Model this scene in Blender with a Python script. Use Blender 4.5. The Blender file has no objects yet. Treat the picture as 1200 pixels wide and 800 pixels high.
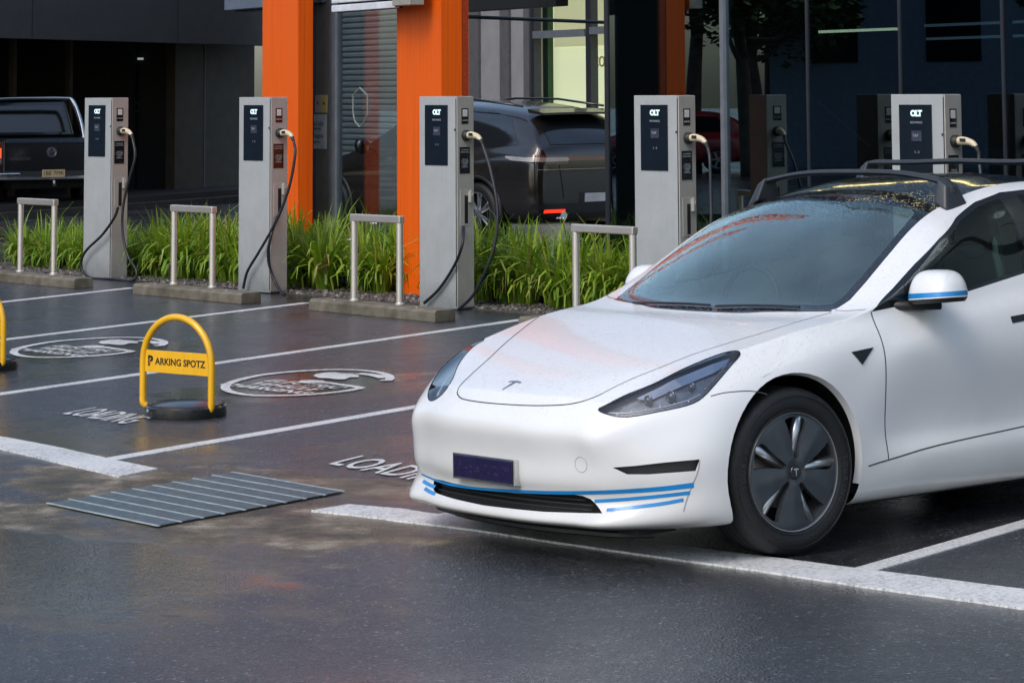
import bpy, bmesh, math, random
import numpy as np
from mathutils import Vector, Matrix
from mathutils.bvhtree import BVHTree
random.seed(7)
SC = bpy.context.scene
COL = SC.collection

# ------------------------------------------------------------------ camera numbers
F_PX, PITCH, ROLL, CYP, CAM_H = 3050.9, -0.09877, -0.00512, -191.8, 1.856   # for a 1200 px wide frame
_c, _s = math.cos(PITCH), math.sin(PITCH)
FW = Vector((0, _c, -_s)); UP0 = Vector((0, _s, _c)); RT0 = Vector((1, 0, 0))
_cr, _sr = math.cos(ROLL), math.sin(ROLL)
RIGHT = RT0 * _cr + UP0 * _sr
UPV = UP0 * _cr - RT0 * _sr
EYE = Vector((0, 0, CAM_H))

def ray(px, py):
    return (FW + RIGHT * ((px - 600) / F_PX) - UPV * ((py - CYP) / F_PX))

def gp(px, py, z=0.0):
    """surveyed ground point under a picture position"""
    d = ray(px, py)
    return EYE + d * ((z - CAM_H) / d.z)

def make_camera():
    cd = bpy.data.cameras.new('camera'); co = bpy.data.objects.new('camera', cd); COL.objects.link(co)
    m = Matrix((RIGHT, UPV, -FW)).transposed().to_4x4(); m.translation = EYE
    co.matrix_world = m
    cd.sensor_width = 36; cd.lens = 36 * F_PX / 1200
    cd.shift_y = (CYP - 400) / 1200
    cd.clip_start = 0.1; cd.clip_end = 2000
    SC.camera = co
# ------------------------------------------------------------------ object helpers
def mesh_obj(name, verts, faces, mat=None, parent=None, smooth=False, mats=None, fmats=None):
    me = bpy.data.meshes.new(name); me.from_pydata([tuple(v) for v in verts], [], faces); me.update()
    return link_mesh(name, me, mat, parent, smooth, mats, fmats)
def link_mesh(name, me, mat=None, parent=None, smooth=False, mats=None, fmats=None):
    ob = bpy.data.objects.new(name, me); COL.objects.link(ob)
    if mats:
        for m in mats: me.materials.append(m)
        if fmats is not None: me.polygons.foreach_set('material_index', fmats)
    elif mat is not None: me.materials.append(mat)
    if smooth: me.polygons.foreach_set('use_smooth', [True]*len(me.polygons))
    if parent is not None: ob.parent = parent
    return ob
def empty(name, loc=(0,0,0), rz=0, label=None, cat=None, group=None):
    o = bpy.data.objects.new(name, None); COL.objects.link(o); o.location = loc; o.rotation_euler = (0, 0, rz)
    o.empty_display_size = .1
    return tag(o, label, cat, group)
def tag(o, label=None, cat=None, group=None, kind=None):
    if label: o['label'] = label
    if cat: o['category'] = cat
    if group: o['group'] = group
    if kind: o['kind'] = kind
    return o
def copy_tree(o, parent=None):
    c = o.copy(); COL.objects.link(c); c.parent = parent
    for ch in list(o.children): copy_tree(ch, c)
    return c
class MB:
    """collects shapes into one mesh"""
    def __init__(s): s.v = []; s.f = []; s.m = []
    def add(s, vs, fs, mi=0):
        o = len(s.v); s.v += [tuple(v) for v in vs]; s.f += [tuple(i+o for i in f) for f in fs]; s.m += [mi]*len(fs); return s
    def box(s, x0, x1, y0, y1, z0, z1, mi=0, M=None):
        vs = [Vector(p) for p in ((x0,y0,z0),(x1,y0,z0),(x1,y1,z0),(x0,y1,z0),(x0,y0,z1),(x1,y0,z1),(x1,y1,z1),(x0,y1,z1))]
        if M is not None: vs = [M @ v for v in vs]
        return s.add(vs, [(0,3,2,1),(4,5,6,7),(0,1,5,4),(1,2,6,5),(2,3,7,6),(3,0,4,7)], mi)
    def tube(s, pts, r, n=10, caps=True, mi=0, close=False):
        pts = [Vector(p) for p in pts]; rs = r if isinstance(r, (list, tuple)) else [r]*len(pts)
        vs = []; ref = None
        for i, p in enumerate(pts):
            if close: t = pts[(i+1) % len(pts)] - pts[i-1]
            else: t = (pts[min(i+1, len(pts)-1)] - pts[max(i-1, 0)])
            t.normalize()
            if ref is None: ref = Vector((0,0,1)) if abs(t.z) < .9 else Vector((1,0,0))
            a = (ref - t*ref.dot(t)).normalized(); b = t.cross(a); ref = a
            for k in range(n):
                an = 2*math.pi*k/n; vs.append(p + (a*math.cos(an) + b*math.sin(an))*rs[i])
        fs = []
        L = len(pts)
        for i in range(L if close else L-1):
            j = (i+1) % L
            for k in range(n):
                fs.append((i*n+k, i*n+(k+1) % n, j*n+(k+1) % n, j*n+k))
        if caps and not close:
            fs.append(tuple(reversed(range(n)))); fs.append(tuple(range((L-1)*n, L*n)))
        return s.add(vs, fs, mi)
    def lathe(s, prof, n=32, axis='z', c=(0,0,0), mi=0, cap0=False, cap1=False):
        vs = []
        for (r, h) in prof:
            for k in range(n):
                an = 2*math.pi*k/n; a, b = r*math.cos(an), r*math.sin(an)
                p = (a, b, h) if axis == 'z' else ((a, h, b) if axis == 'y' else (h, a, b))
                vs.append((p[0]+c[0], p[1]+c[1], p[2]+c[2]))
        fs = []
        for i in range(len(prof)-1):
            for k in range(n): fs.append((i*n+k, i*n+(k+1) % n, (i+1)*n+(k+1) % n, (i+1)*n+k))
        if cap0: fs.append(tuple(reversed(range(n))))
        if cap1: fs.append(tuple(range((len(prof)-1)*n, len(prof)*n)))
        return s.add(vs, fs, mi)
    def prism(s, outline, d, mi=0):
        """outline: 3D points (planar), d: extrusion vector"""
        n = len(outline); o = [Vector(p) for p in outline]; d = Vector(d)
        vs = o + [p + d for p in o]
        fs = [tuple(range(n)), tuple(reversed(range(n, 2*n)))] + [(i, i+n, (i+1) % n+n, (i+1) % n) for i in range(n)]
        return s.add(vs, fs, mi)
    def obj(s, name, mat=None, parent=None, smooth=False, mats=None, bevel=0, seg=2, angle=None):
        me = bpy.data.meshes.new(name); me.from_pydata(s.v, [], s.f)
        bm = bmesh.new(); bm.from_mesh(me)
        bmesh.ops.recalc_face_normals(bm, faces=bm.faces)
        if bevel:
            es = [e for e in bm.edges if len(e.link_faces) == 2 and e.calc_face_angle(0) > .6]
            bmesh.ops.bevel(bm, geom=es, offset=bevel, segments=seg, affect='EDGES', profile=.6)
        bm.to_mesh(me); bm.free()
        ob = link_mesh(name, me, mat, parent, smooth, mats, s.m if (mats and not bevel) else None)
        if smooth and angle:
            sharp_by_angle(me, angle)
        return ob
def sharp_by_angle(me, ang):
    bm = bmesh.new(); bm.from_mesh(me)
    for e in bm.edges:
        if len(e.link_faces) == 2 and e.calc_face_angle(0) > math.radians(ang): e.smooth = False
    bm.to_mesh(me); bm.free()
def spline(pts, n=8):
    """Catmull-Rom through points"""
    P = [Vector(p) for p in pts]; out = []
    for i in range(len(P)-1):
        p0 = P[max(i-1,0)]; p1 = P[i]; p2 = P[i+1]; p3 = P[min(i+2, len(P)-1)]
        for k in range(n):
            t = k/n
            out.append(.5*((2*p1)+(p2-p0)*t+(2*p0-5*p1+4*p2-p3)*t*t+(3*p1-p0-3*p2+p3)*t**3))
    out.append(P[-1]); return out
def text_mesh(name, body, size, mat, M, parent=None, depth=.001, bold=0.0, align='CENTER', spacing=1.0):
    cu = bpy.data.curves.new('txt', 'FONT'); cu.body = body; cu.size = size; cu.extrude = depth; cu.align_x = align; cu.align_y = 'CENTER'
    cu.offset = bold; cu.space_character = spacing; cu.resolution_u = 3
    o = bpy.data.objects.new('txt', cu); COL.objects.link(o)
    dg = bpy.context.evaluated_depsgraph_get(); dg.update()
    me = bpy.data.meshes.new_from_object(o.evaluated_get(dg)); bpy.data.objects.remove(o); bpy.data.curves.remove(cu)
    me.transform(M)
    me.materials.clear()
    return link_mesh(name, me, mat, parent)

def skirt(ob, z0=.0002):
    bm = bmesh.new(); bm.from_mesh(ob.data)
    es = [e for e in bm.edges if len(e.link_faces) == 1]
    r = bmesh.ops.extrude_edge_only(bm, edges=es)
    for v in r['geom']:
        if isinstance(v, bmesh.types.BMVert): v.co.z = z0
    bm.to_mesh(ob.data); bm.free(); return ob
# ------------------------------------------------------------------ materials
def newmat(name):
    m = bpy.data.materials.new(name); m.use_nodes = True
    nt = m.node_tree; b = nt.nodes['Principled BSDF']; return m, nt, b
def N(nt, t, **kw):
    n = nt.nodes.new(t)
    for k, v in kw.items():
        if k.startswith('i_'): n.inputs[k[2:].replace('_', ' ')].default_value = v
        else: setattr(n, k, v)
    return n
def setp(b, **kw):
    for k, v in kw.items(): b.inputs[k.replace('_', ' ')].default_value = v
def coord(nt, scale=None, kind='Object'):
    tc = N(nt, 'ShaderNodeTexCoord'); out = tc.outputs[kind]
    if scale is not None:
        mp = N(nt, 'ShaderNodeMapping'); mp.inputs['Scale'].default_value = scale; nt.links.new(out, mp.inputs['Vector']); out = mp.outputs[0]
    return out
def noise(nt, vec, scale, detail=3, rough=.5):
    n = N(nt, 'ShaderNodeTexNoise'); n.inputs['Scale'].default_value = scale; n.inputs['Detail'].default_value = detail; n.inputs['Roughness'].default_value = rough
    nt.links.new(vec, n.inputs['Vector']); return n.outputs['Fac']
def ramp(nt, fac, stops):
    r = N(nt, 'ShaderNodeValToRGB'); els = r.color_ramp.elements
    while len(els) < len(stops): els.new(.5)
    for e, (p, c) in zip(els, stops):
        e.position = p; e.color = (c, c, c, 1) if isinstance(c, (int, float)) else (*c, 1)
    nt.links.new(fac, r.inputs['Fac']); return r.outputs['Color']
def math_(nt, op, a, b=None, clamp=False):
    n = N(nt, 'ShaderNodeMath', operation=op, use_clamp=clamp)
    for i, x in enumerate((a, b)):
        if x is None: continue
        if isinstance(x, (int, float)): n.inputs[i].default_value = x
        else: nt.links.new(x, n.inputs[i])
    return n.outputs[0]
def mixc(nt, fac, a, b, mode='MIX'):
    n = N(nt, 'ShaderNodeMix', data_type='RGBA', blend_type=mode)
    for i, x in ((0, fac), (6, a), (7, b)):
        if isinstance(x, (int, float)): n.inputs[i].default_value = x if i == 0 else (x, x, x, 1)
        elif isinstance(x, tuple): n.inputs[i].default_value = (*x[:3], 1)
        else: nt.links.new(x, n.inputs[i])
    return n.outputs[2]
def bump(nt, h, strength, dist, bsdf=None, normal=None, target='Normal'):
    n = N(nt, 'ShaderNodeBump'); n.inputs['Strength'].default_value = strength; n.inputs['Distance'].default_value = dist
    nt.links.new(h, n.inputs['Height'])
    if normal is not None: nt.links.new(normal, n.inputs['Normal'])
    if bsdf is not None: nt.links.new(n.outputs[0], bsdf.inputs[target])
    return n.outputs[0]
def grimy(name, col, rough=.42, coat=.2, h0=.45, dirt=(.07,.065,.05), bolt=None):
    """painted sheet metal with splash dirt near its foot and faint rain streaks"""
    m, nt, b = newmat(name); setp(b, Roughness=rough, Coat_Weight=coat, Coat_Roughness=.12); v = coord(nt)
    sx = N(nt, 'ShaderNodeSeparateXYZ'); nt.links.new(v, sx.inputs[0])
    n1 = noise(nt, v, 5, 6, .65); st = noise(nt, coord(nt, (38, 38, 1.1)), 1.0, 4, .6); sp = noise(nt, v, 70, 3, .6)
    low = math_(nt, 'SUBTRACT', 1.0, math_(nt, 'DIVIDE', math_(nt, 'ADD', sx.outputs[2], math_(nt, 'MULTIPLY', n1, .35)), h0), True)
    c = ramp(nt, n1, [(.3, tuple(x*.90 for x in col)), (.7, tuple(x*1.06 for x in col))])
    c = mixc(nt, math_(nt, 'MULTIPLY', ramp(nt, st, [(.52, 0), (.72, 1)]), .07), c, dirt)
    c = mixc(nt, math_(nt, 'MULTIPLY', math_(nt, 'MULTIPLY', low, ramp(nt, sp, [(.35, .25), (.6, 1)])), .85), c, dirt)
    c = mixc(nt, math_(nt, 'MULTIPLY', ramp(nt, sp, [(.66, 0), (.72, 1)]), .35), c, dirt)
    nt.links.new(c, b.inputs['Base Color']); bump(nt, noise(nt, v, 250, 2), .04, .002, b); return m
def simple(name, col, rough=.5, metal=0, var=.12, nscale=8, bstr=0, bscale=60, coat=0, spec=.5, rvar=0.08, dirt=None):
    m, nt, b = newmat(name); setp(b, Roughness=rough, Metallic=metal, Coat_Weight=coat, Coat_Roughness=.08); b.inputs['Specular IOR Level'].default_value = spec
    v = coord(nt); f = noise(nt, v, nscale, 4)
    c = ramp(nt, f, [(.3, tuple(x*(1-var) for x in col)), (.7, tuple(min(1, x*(1+var)) for x in col))])
    if dirt:
        f3 = noise(nt, v, nscale*.35, 5, .65); c = mixc(nt, math_(nt, 'MULTIPLY', ramp(nt, f3, [(.45, 0), (.7, 1)]), .7), c, dirt)
    nt.links.new(c, b.inputs['Base Color'])
    if rvar:
        f2 = noise(nt, v, nscale*2.3, 3); r = math_(nt, 'ADD', math_(nt, 'MULTIPLY', f2, rvar*2), max(0.02, rough-rvar)); nt.links.new(r, b.inputs['Roughness'])
    if bstr: bump(nt, noise(nt, v, bscale, 3), bstr, .01, b)
    return m
def emit(name, col, strength):
    m, nt, b = newmat(name); setp(b, Base_Color=(*col, 1), Emission_Color=(*col, 1), Emission_Strength=strength); return m
def glassmat(name, tint, gloss_rough=.02, ior=1.5, drops=0, gmul=1.0, gcol=(1,1,1)):
    """thin pane: tinted see-through mixed with a mirror sheen by Fresnel"""
    m, nt, b = newmat(name); nt.nodes.remove(b); out = nt.nodes['Material Output']
    t = N(nt, 'ShaderNodeBsdfTransparent'); t.inputs['Color'].default_value = (*tint, 1)
    g = N(nt, 'ShaderNodeBsdfGlossy'); g.inputs['Roughness'].default_value = gloss_rough; g.inputs['Color'].default_value = (*gcol, 1)
    fr = N(nt, 'ShaderNodeFresnel'); gb = N(nt, 'ShaderNodeNewGeometry')
    nt.links.new(math_(nt, 'ADD', ior, math_(nt, 'MULTIPLY', gb.outputs['Backfacing'], 1/ior-ior)), fr.inputs['IOR'])
    f = fr.outputs[0]
    if gmul != 1.0: f = math_(nt, 'MULTIPLY', f, gmul, True)
    if drops:
        v = coord(nt); vo = N(nt, 'ShaderNodeTexVoronoi'); vo.inputs['Scale'].default_value = drops; nt.links.new(v, vo.inputs['Vector'])
        h = ramp(nt, vo.outputs['Distance'], [(0.0, 1), (.35, .6), (.5, 0)])
        nb = bump(nt, h, .28, .002); nt.links.new(nb, g.inputs['Normal'])
        # droplets scatter a little skylight
        d = N(nt, 'ShaderNodeBsdfDiffuse'); d.inputs['Color'].default_value = (.34, .42, .40, 1)
        f2 = noise(nt, v, 3.0, 3)
        mx0 = N(nt, 'ShaderNodeMixShader'); nt.links.new(math_(nt, 'MULTIPLY', ramp(nt, f2, [(.3, .05), (.7, .15)]), 1.0), mx0.inputs[0]); nt.links.new(t.outputs[0], mx0.inputs[1]); nt.links.new(d.outputs[0], mx0.inputs[2]); base = mx0.outputs[0]
    else: base = t.outputs[0]
    mx = N(nt, 'ShaderNodeMixShader'); nt.links.new(f, mx.inputs[0]); nt.links.new(base, mx.inputs[1]); nt.links.new(g.outputs[0], mx.inputs[2])
    nt.links.new(mx.outputs[0], out.inputs['Surface'])
    return m
def paintmat(name, col, rough=.3, metal=0, coat=1.0, drops=170, dstr=.25, dirt=None):
    m, nt, b = newmat(name); setp(b, Roughness=rough, Metallic=metal, Coat_Weight=coat, Coat_Roughness=.06)
    v = coord(nt); f = noise(nt, v, 2.0, 4)
    c = ramp(nt, f, [(.3, tuple(x*.96 for x in col)), (.7, col)])
    if dirt:       # road film: speckled grime low on the body
        sx = N(nt, 'ShaderNodeSeparateXYZ'); nt.links.new(v, sx.inputs[0])
        low = math_(nt, 'SUBTRACT', 1.0, math_(nt, 'DIVIDE', math_(nt, 'ADD', sx.outputs[2], math_(nt, 'MULTIPLY', noise(nt, v, 6, 5, .7), .25)), .62), True)
        c = mixc(nt, math_(nt, 'MULTIPLY', low, .55), c, dirt)
    nt.links.new(c, b.inputs['Base Color'])
    if drops:
        vo = N(nt, 'ShaderNodeTexVoronoi'); vo.inputs['Scale'].default_value = drops; vo.inputs['Randomness'].default_value = 1; nt.links.new(v, vo.inputs['Vector'])
        h = ramp(nt, vo.outputs['Distance'], [(0.0, 1), (.25, .8), (.42, 0)])
        keep = ramp(nt, noise(nt, v, drops*.45, 1), [(.45, 0), (.55, 1)])
        geo = N(nt, 'ShaderNodeNewGeometry'); sn = N(nt, 'ShaderNodeSeparateXYZ'); nt.links.new(geo.outputs['Normal'], sn.inputs[0])
        up = ramp(nt, sn.outputs[2], [(.35, .08), (.85, 1)])
        hh = math_(nt, 'MULTIPLY', math_(nt, 'MULTIPLY', h, keep), up)
        nb = bump(nt, hh, dstr, .004); nt.links.new(nb, b.inputs['Coat Normal']); nt.links.new(nb, b.inputs['Normal'])
    return m
MAT = {}
def build_mats():
    M = MAT
    M['white_paint'] = paintmat('white_car_paint', (.80,.80,.80), .30, 0, .55, 95, .5, dirt=(.42,.37,.30))
    M['brown_paint'] = paintmat('brown_metallic_paint', (.024,.020,.018), .2, .3, 1, 120, .15)
    M['navy_paint'] = paintmat('dark_ute_paint', (.004,.005,.008), .25, .0, .5, 0)
    M['red_paint'] = paintmat('red_car_paint', (.35,.02,.02), .3, 0, 1, 0)
    M['roof_glass'] = paintmat('black_roof_glass', (.010,.012,.014), .12, 0, 1, 95, .9)
    M['black_plastic'] = simple('black_plastic', (.018,.018,.02), .45, bstr=.1, bscale=300)
    M['rack_black'] = simple('rack_black', (.03,.034,.04), .38, bstr=.05, bscale=200)
    M['gloss_black'] = simple('gloss_black', (.008,.008,.010), .12, coat=.5)
    M['seam'] = simple('seam_dark', (.05,.05,.052), .7)
    M['rubber'] = simple('tyre_rubber', (.007,.007,.0075), .55, bstr=.3, bscale=120, nscale=20, var=.3)
    M['aero'] = simple('aero_cover_grey', (.055,.062,.072), .36, .3, nscale=20)
    M['alloy'] = simple('alloy_silver', (.45,.46,.48), .3, .9)
    M['rim_edge'] = simple('rim_edge', (.32,.33,.34), .35, .8)
    M['cavity'] = simple('cavity_black', (.006,.006,.007), .8)
    M['blue'] = simple('blue_stripe', (.005,.22,.56), .35, coat=.4)
    M['plate'] = simple('plate_navy', (.012,.008,.05), .3, coat=.3, var=.4, nscale=60)
    M['chrome'] = simple('chrome', (.7,.7,.7), .12, 1.0)
    M['badge'] = simple('badge_grey', (.30,.31,.33), .2, .9)
    M['steel'] = simple('brushed_steel', (.74,.69,.62), .38, .75, nscale=3, var=.05, rvar=.03)
    M['post_front'] = grimy('charger_panel_grey', (.42,.44,.445))
    M['post_side'] = grimy('charger_side_grey', (.47,.455,.425), .45, .1)
    M['screen'] = simple('screen_black', (.008,.013,.020), .08, coat=.6)
    M['screen_text'] = emit('screen_glow_text', (.70,.90,.90), .3)
    M['screen_dim'] = emit('screen_dim_text', (.22,.25,.30), .35)
    M['cream'] = simple('cream_plastic', (.70,.60,.42), .4, coat=.3)
    M['cable'] = simple('black_cable', (.014,.016,.024), .42)
    M['yellow'] = simple('yellow_powder_coat', (.90,.47,.004), .3, coat=.5, nscale=12, var=.06)
    M['lock_black'] = simple('lock_base_black', (.012,.012,.013), .26, coat=.4)
    M['ink'] = simple('black_ink', (.01,.01,.01), .5)
    M['orange'] = orange_mat()
    M['glass_facade'] = glassmat('tinted_facade_glass', (.26,.34,.40), .0, 1.55, gmul=2.6, gcol=(.66,.83,.90))
    M['glass_clear'] = glassmat('clear_pane', (.80,.84,.85), .0, 1.5, gmul=1.0)
    M['windscreen'] = glassmat('wet_windscreen', (.56,.64,.62), .03, 1.6, 70, gmul=2.3, gcol=(.80,.96,.90))
    M['side_glass'] = glassmat('car_side_glass', (.30,.42,.40), .01, 1.5, gmul=1.1)
    M['lamp_glass'] = glassmat('lamp_lens', (.75,.78,.82), .02, 1.5, gmul=1.6)
    M['dark_glass'] = simple('dark_privacy_glass', (.01,.012,.014), .05, coat=.6)
    M['alu'] = simple('anodised_mullion', (.30,.33,.38), .4, .6)
    M['alu_dark'] = simple('dark_mullion', (.05,.055,.07), .4, .5)
    M['interior_dark'] = simple('interior_dark', (.012,.016,.022), .8)
    M['interior_navy'] = simple('interior_navy_wall', (.030,.065,.090), .7)
    M['interior_green'] = simple('interior_green_wall', (.03,.09,.03), .7)
    M['charcoal'] = simple('charcoal_cladding', (.036,.033,.034), .6, nscale=3, var=.15, bstr=.05)
    M['brownwall'] = simple('dark_brown_panel', (.045,.033,.020), .7, nscale=4, var=.2)
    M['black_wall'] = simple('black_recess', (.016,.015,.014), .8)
    M['grey_wall'] = simple('grey_rendered_wall', (.27,.27,.29), .8, nscale=3, var=.1, bstr=.1)
    M['grey_rib'] = simple('dark_grey_rib', (.10,.10,.11), .7)
    M['taupe'] = simple('taupe_panel', (.24,.195,.17), .7, nscale=6)
    M['shutter'] = simple('shutter_slats', (.26,.32,.36), .4, .2, nscale=2, var=.1)
    M['white_metal'] = simple('white_metal', (.72,.74,.80), .4)
    M['blue_grey'] = simple('blue_grey_flashing', (.16,.20,.28), .4, .3)
    M['lit_room'] = emit('lit_room_wall', (.50,.47,.27), .9)
    M['lit_room2'] = emit('lit_room_wall_bright', (.62,.61,.38), 1.15)
    M['facade_lamp'] = emit('facade_lamp', (1, .80, .32), 5.0)
    M['strip_light'] = emit('strip_light', (1, .88, .45), 2.6)
    M['paper'] = simple('paper_sign', (.78,.78,.80), .6)
    M['sign_yellow'] = simple('yellow_sign', (.85,.66,.20), .6)
    M['sign_pink'] = simple('pale_red_sign', (.75,.55,.50), .6)
    M['gold'] = simple('gold_lettering', (.16,.12,.05), .5)
    M['reflector_glow'] = emit('reflector_glow', (1, .03, .01), 1.4)
    M['tail_dark'] = simple('tail_lens_dark', (.16,.03,.02), .1, coat=.8)
    M['tail_clear'] = simple('lamp_clear', (.38,.34,.30), .15, .3, coat=.6)
    M['amber'] = simple('amber_lens', (.8,.25,.02), .2, coat=.6)
    M['concrete'] = simple('mossy_concrete', (.17,.15,.115), .75, nscale=9, var=.3, bstr=.4, bscale=50, dirt=(.045,.038,.018))
    M['gutter'] = gutter_mat()
    M['grate'] = simple('galvanised_grate', (.13,.165,.175), .45, .2, nscale=30, var=.25)
    M['asphalt'] = asphalt_mat()
    M['marking'] = marking_mat()
    M['gravel'] = simple('gravel_bed', (.075,.068,.062), .85, nscale=30, var=.6, bstr=.8, bscale=60)
    M['stones'] = stones_mat()
    M['grass'] = grass_mat()
    M['petal'] = simple('white_petal', (.8,.8,.84), .6)
    M['seat'] = simple('car_seat_black', (.045,.048,.048), .5)
    M['bark'] = simple('bark', (.09,.07,.05), .9, nscale=6, var=.35, bstr=.5)
    M['leaves'] = leaf_mat()
    M['bldg_far'] = simple('far_building_wall', (.20,.25,.31), .8)
def orange_mat():
    m, nt, b = newmat('orange_timber_cladding'); setp(b, Roughness=.42); b.inputs['Specular IOR Level'].default_value = .35
    v = coord(nt, (55, 55, .5)); f = noise(nt, v, 1.0, 4, .6)
    v2 = coord(nt); f2 = noise(nt, v2, .8, 3)
    c = ramp(nt, f, [(.3, (.74,.090,.003)), (.6, (.95,.145,.005))])
    c = mixc(nt, math_(nt, 'MULTIPLY', f2, .35), c, (.78,.10,.003)); nt.links.new(c, b.inputs['Base Color'])
    bump(nt, f, .25, .004, b); return m
def stones_mat():
    m, nt, b = newmat('loose_stones'); setp(b, Roughness=.6)
    oi = N(nt, 'ShaderNodeNewGeometry'); c = ramp(nt, oi.outputs['Random Per Island'], [(0, (.04,.038,.036)), (.5, (.10,.085,.075)), (.85, (.17,.15,.13)), (1, (.30,.28,.25))])
    nt.links.new(c, b.inputs['Base Color']); return m
def grass_mat():
    m, nt, b = newmat('strappy_leaves'); setp(b, Roughness=.42)
    g = N(nt, 'ShaderNodeNewGeometry'); r = g.outputs['Random Per Island']
    c = ramp(nt, r, [(0, (.085,.18,.012)), (.4, (.20,.36,.022)), (.75, (.36,.50,.040)), (.90, (.34,.40,.06)), (.96, (.40,.30,.11)), (1, (.22,.13,.06))])
    uv = N(nt, 'ShaderNodeTexCoord'); 
    nt.links.new(c, b.inputs['Base Color'])
    t = N(nt, 'ShaderNodeBsdfTranslucent'); nt.links.new(c, t.inputs['Color'])
    mx = N(nt, 'ShaderNodeMixShader'); mx.inputs[0].default_value = .35; nt.links.new(b.outputs[0], mx.inputs[1]); nt.links.new(t.outputs[0], mx.inputs[2])
    nt.links.new(mx.outputs[0], nt.nodes['Material Output'].inputs['Surface']); return m
def leaf_mat():
    m, nt, b = newmat('tree_leaves'); setp(b, Roughness=.6)
    g = N(nt, 'ShaderNodeNewGeometry'); c = ramp(nt, g.outputs['Random Per Island'], [(0, (.02,.045,.012)), (.6, (.045,.085,.02)), (1, (.09,.13,.035))])
    nt.links.new(c, b.inputs['Base Color']); return m
# shapes of the wet and stained patches and one painted lock shadow: x, y, half-length, half-width, turn (deg), strength
PUDDLES = []
DIRT = []
SILT = []
OIL_AND_SHADE = []
def ellipse_mask(nt, vec, items, soft=.35, warp=.5, wscale=2.5):
    """1 inside any of the ground ellipses, with a ragged edge"""
    n = N(nt, 'ShaderNodeTexNoise'); n.inputs['Scale'].default_value = wscale; n.inputs['Detail'].default_value = 6; nt.links.new(vec, n.inputs['Vector'])
    jit = math_(nt, 'MULTIPLY', math_(nt, 'SUBTRACT', n.outputs['Fac'], .5), warp*4)
    tot = None
    for (x, y, a, b_, deg, s) in items:
        mp = N(nt, 'ShaderNodeMapping', vector_type='TEXTURE'); mp.inputs['Location'].default_value = (x, y, 0); mp.inputs['Rotation'].default_value = (0, 0, math.radians(deg)); mp.inputs['Scale'].default_value = (a, b_, 1)
        nt.links.new(vec, mp.inputs['Vector'])
        ln = N(nt, 'ShaderNodeVectorMath', operation='LENGTH'); nt.links.new(mp.outputs[0], ln.inputs[0])
        d = math_(nt, 'ADD', ln.outputs['Value'], jit)
        v = math_(nt, 'MULTIPLY', math_(nt, 'DIVIDE', math_(nt, 'SUBTRACT', 1+soft*.5, d), soft, True), s)
        tot = v if tot is None else math_(nt, 'MAXIMUM', tot, v)
    return tot
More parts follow.
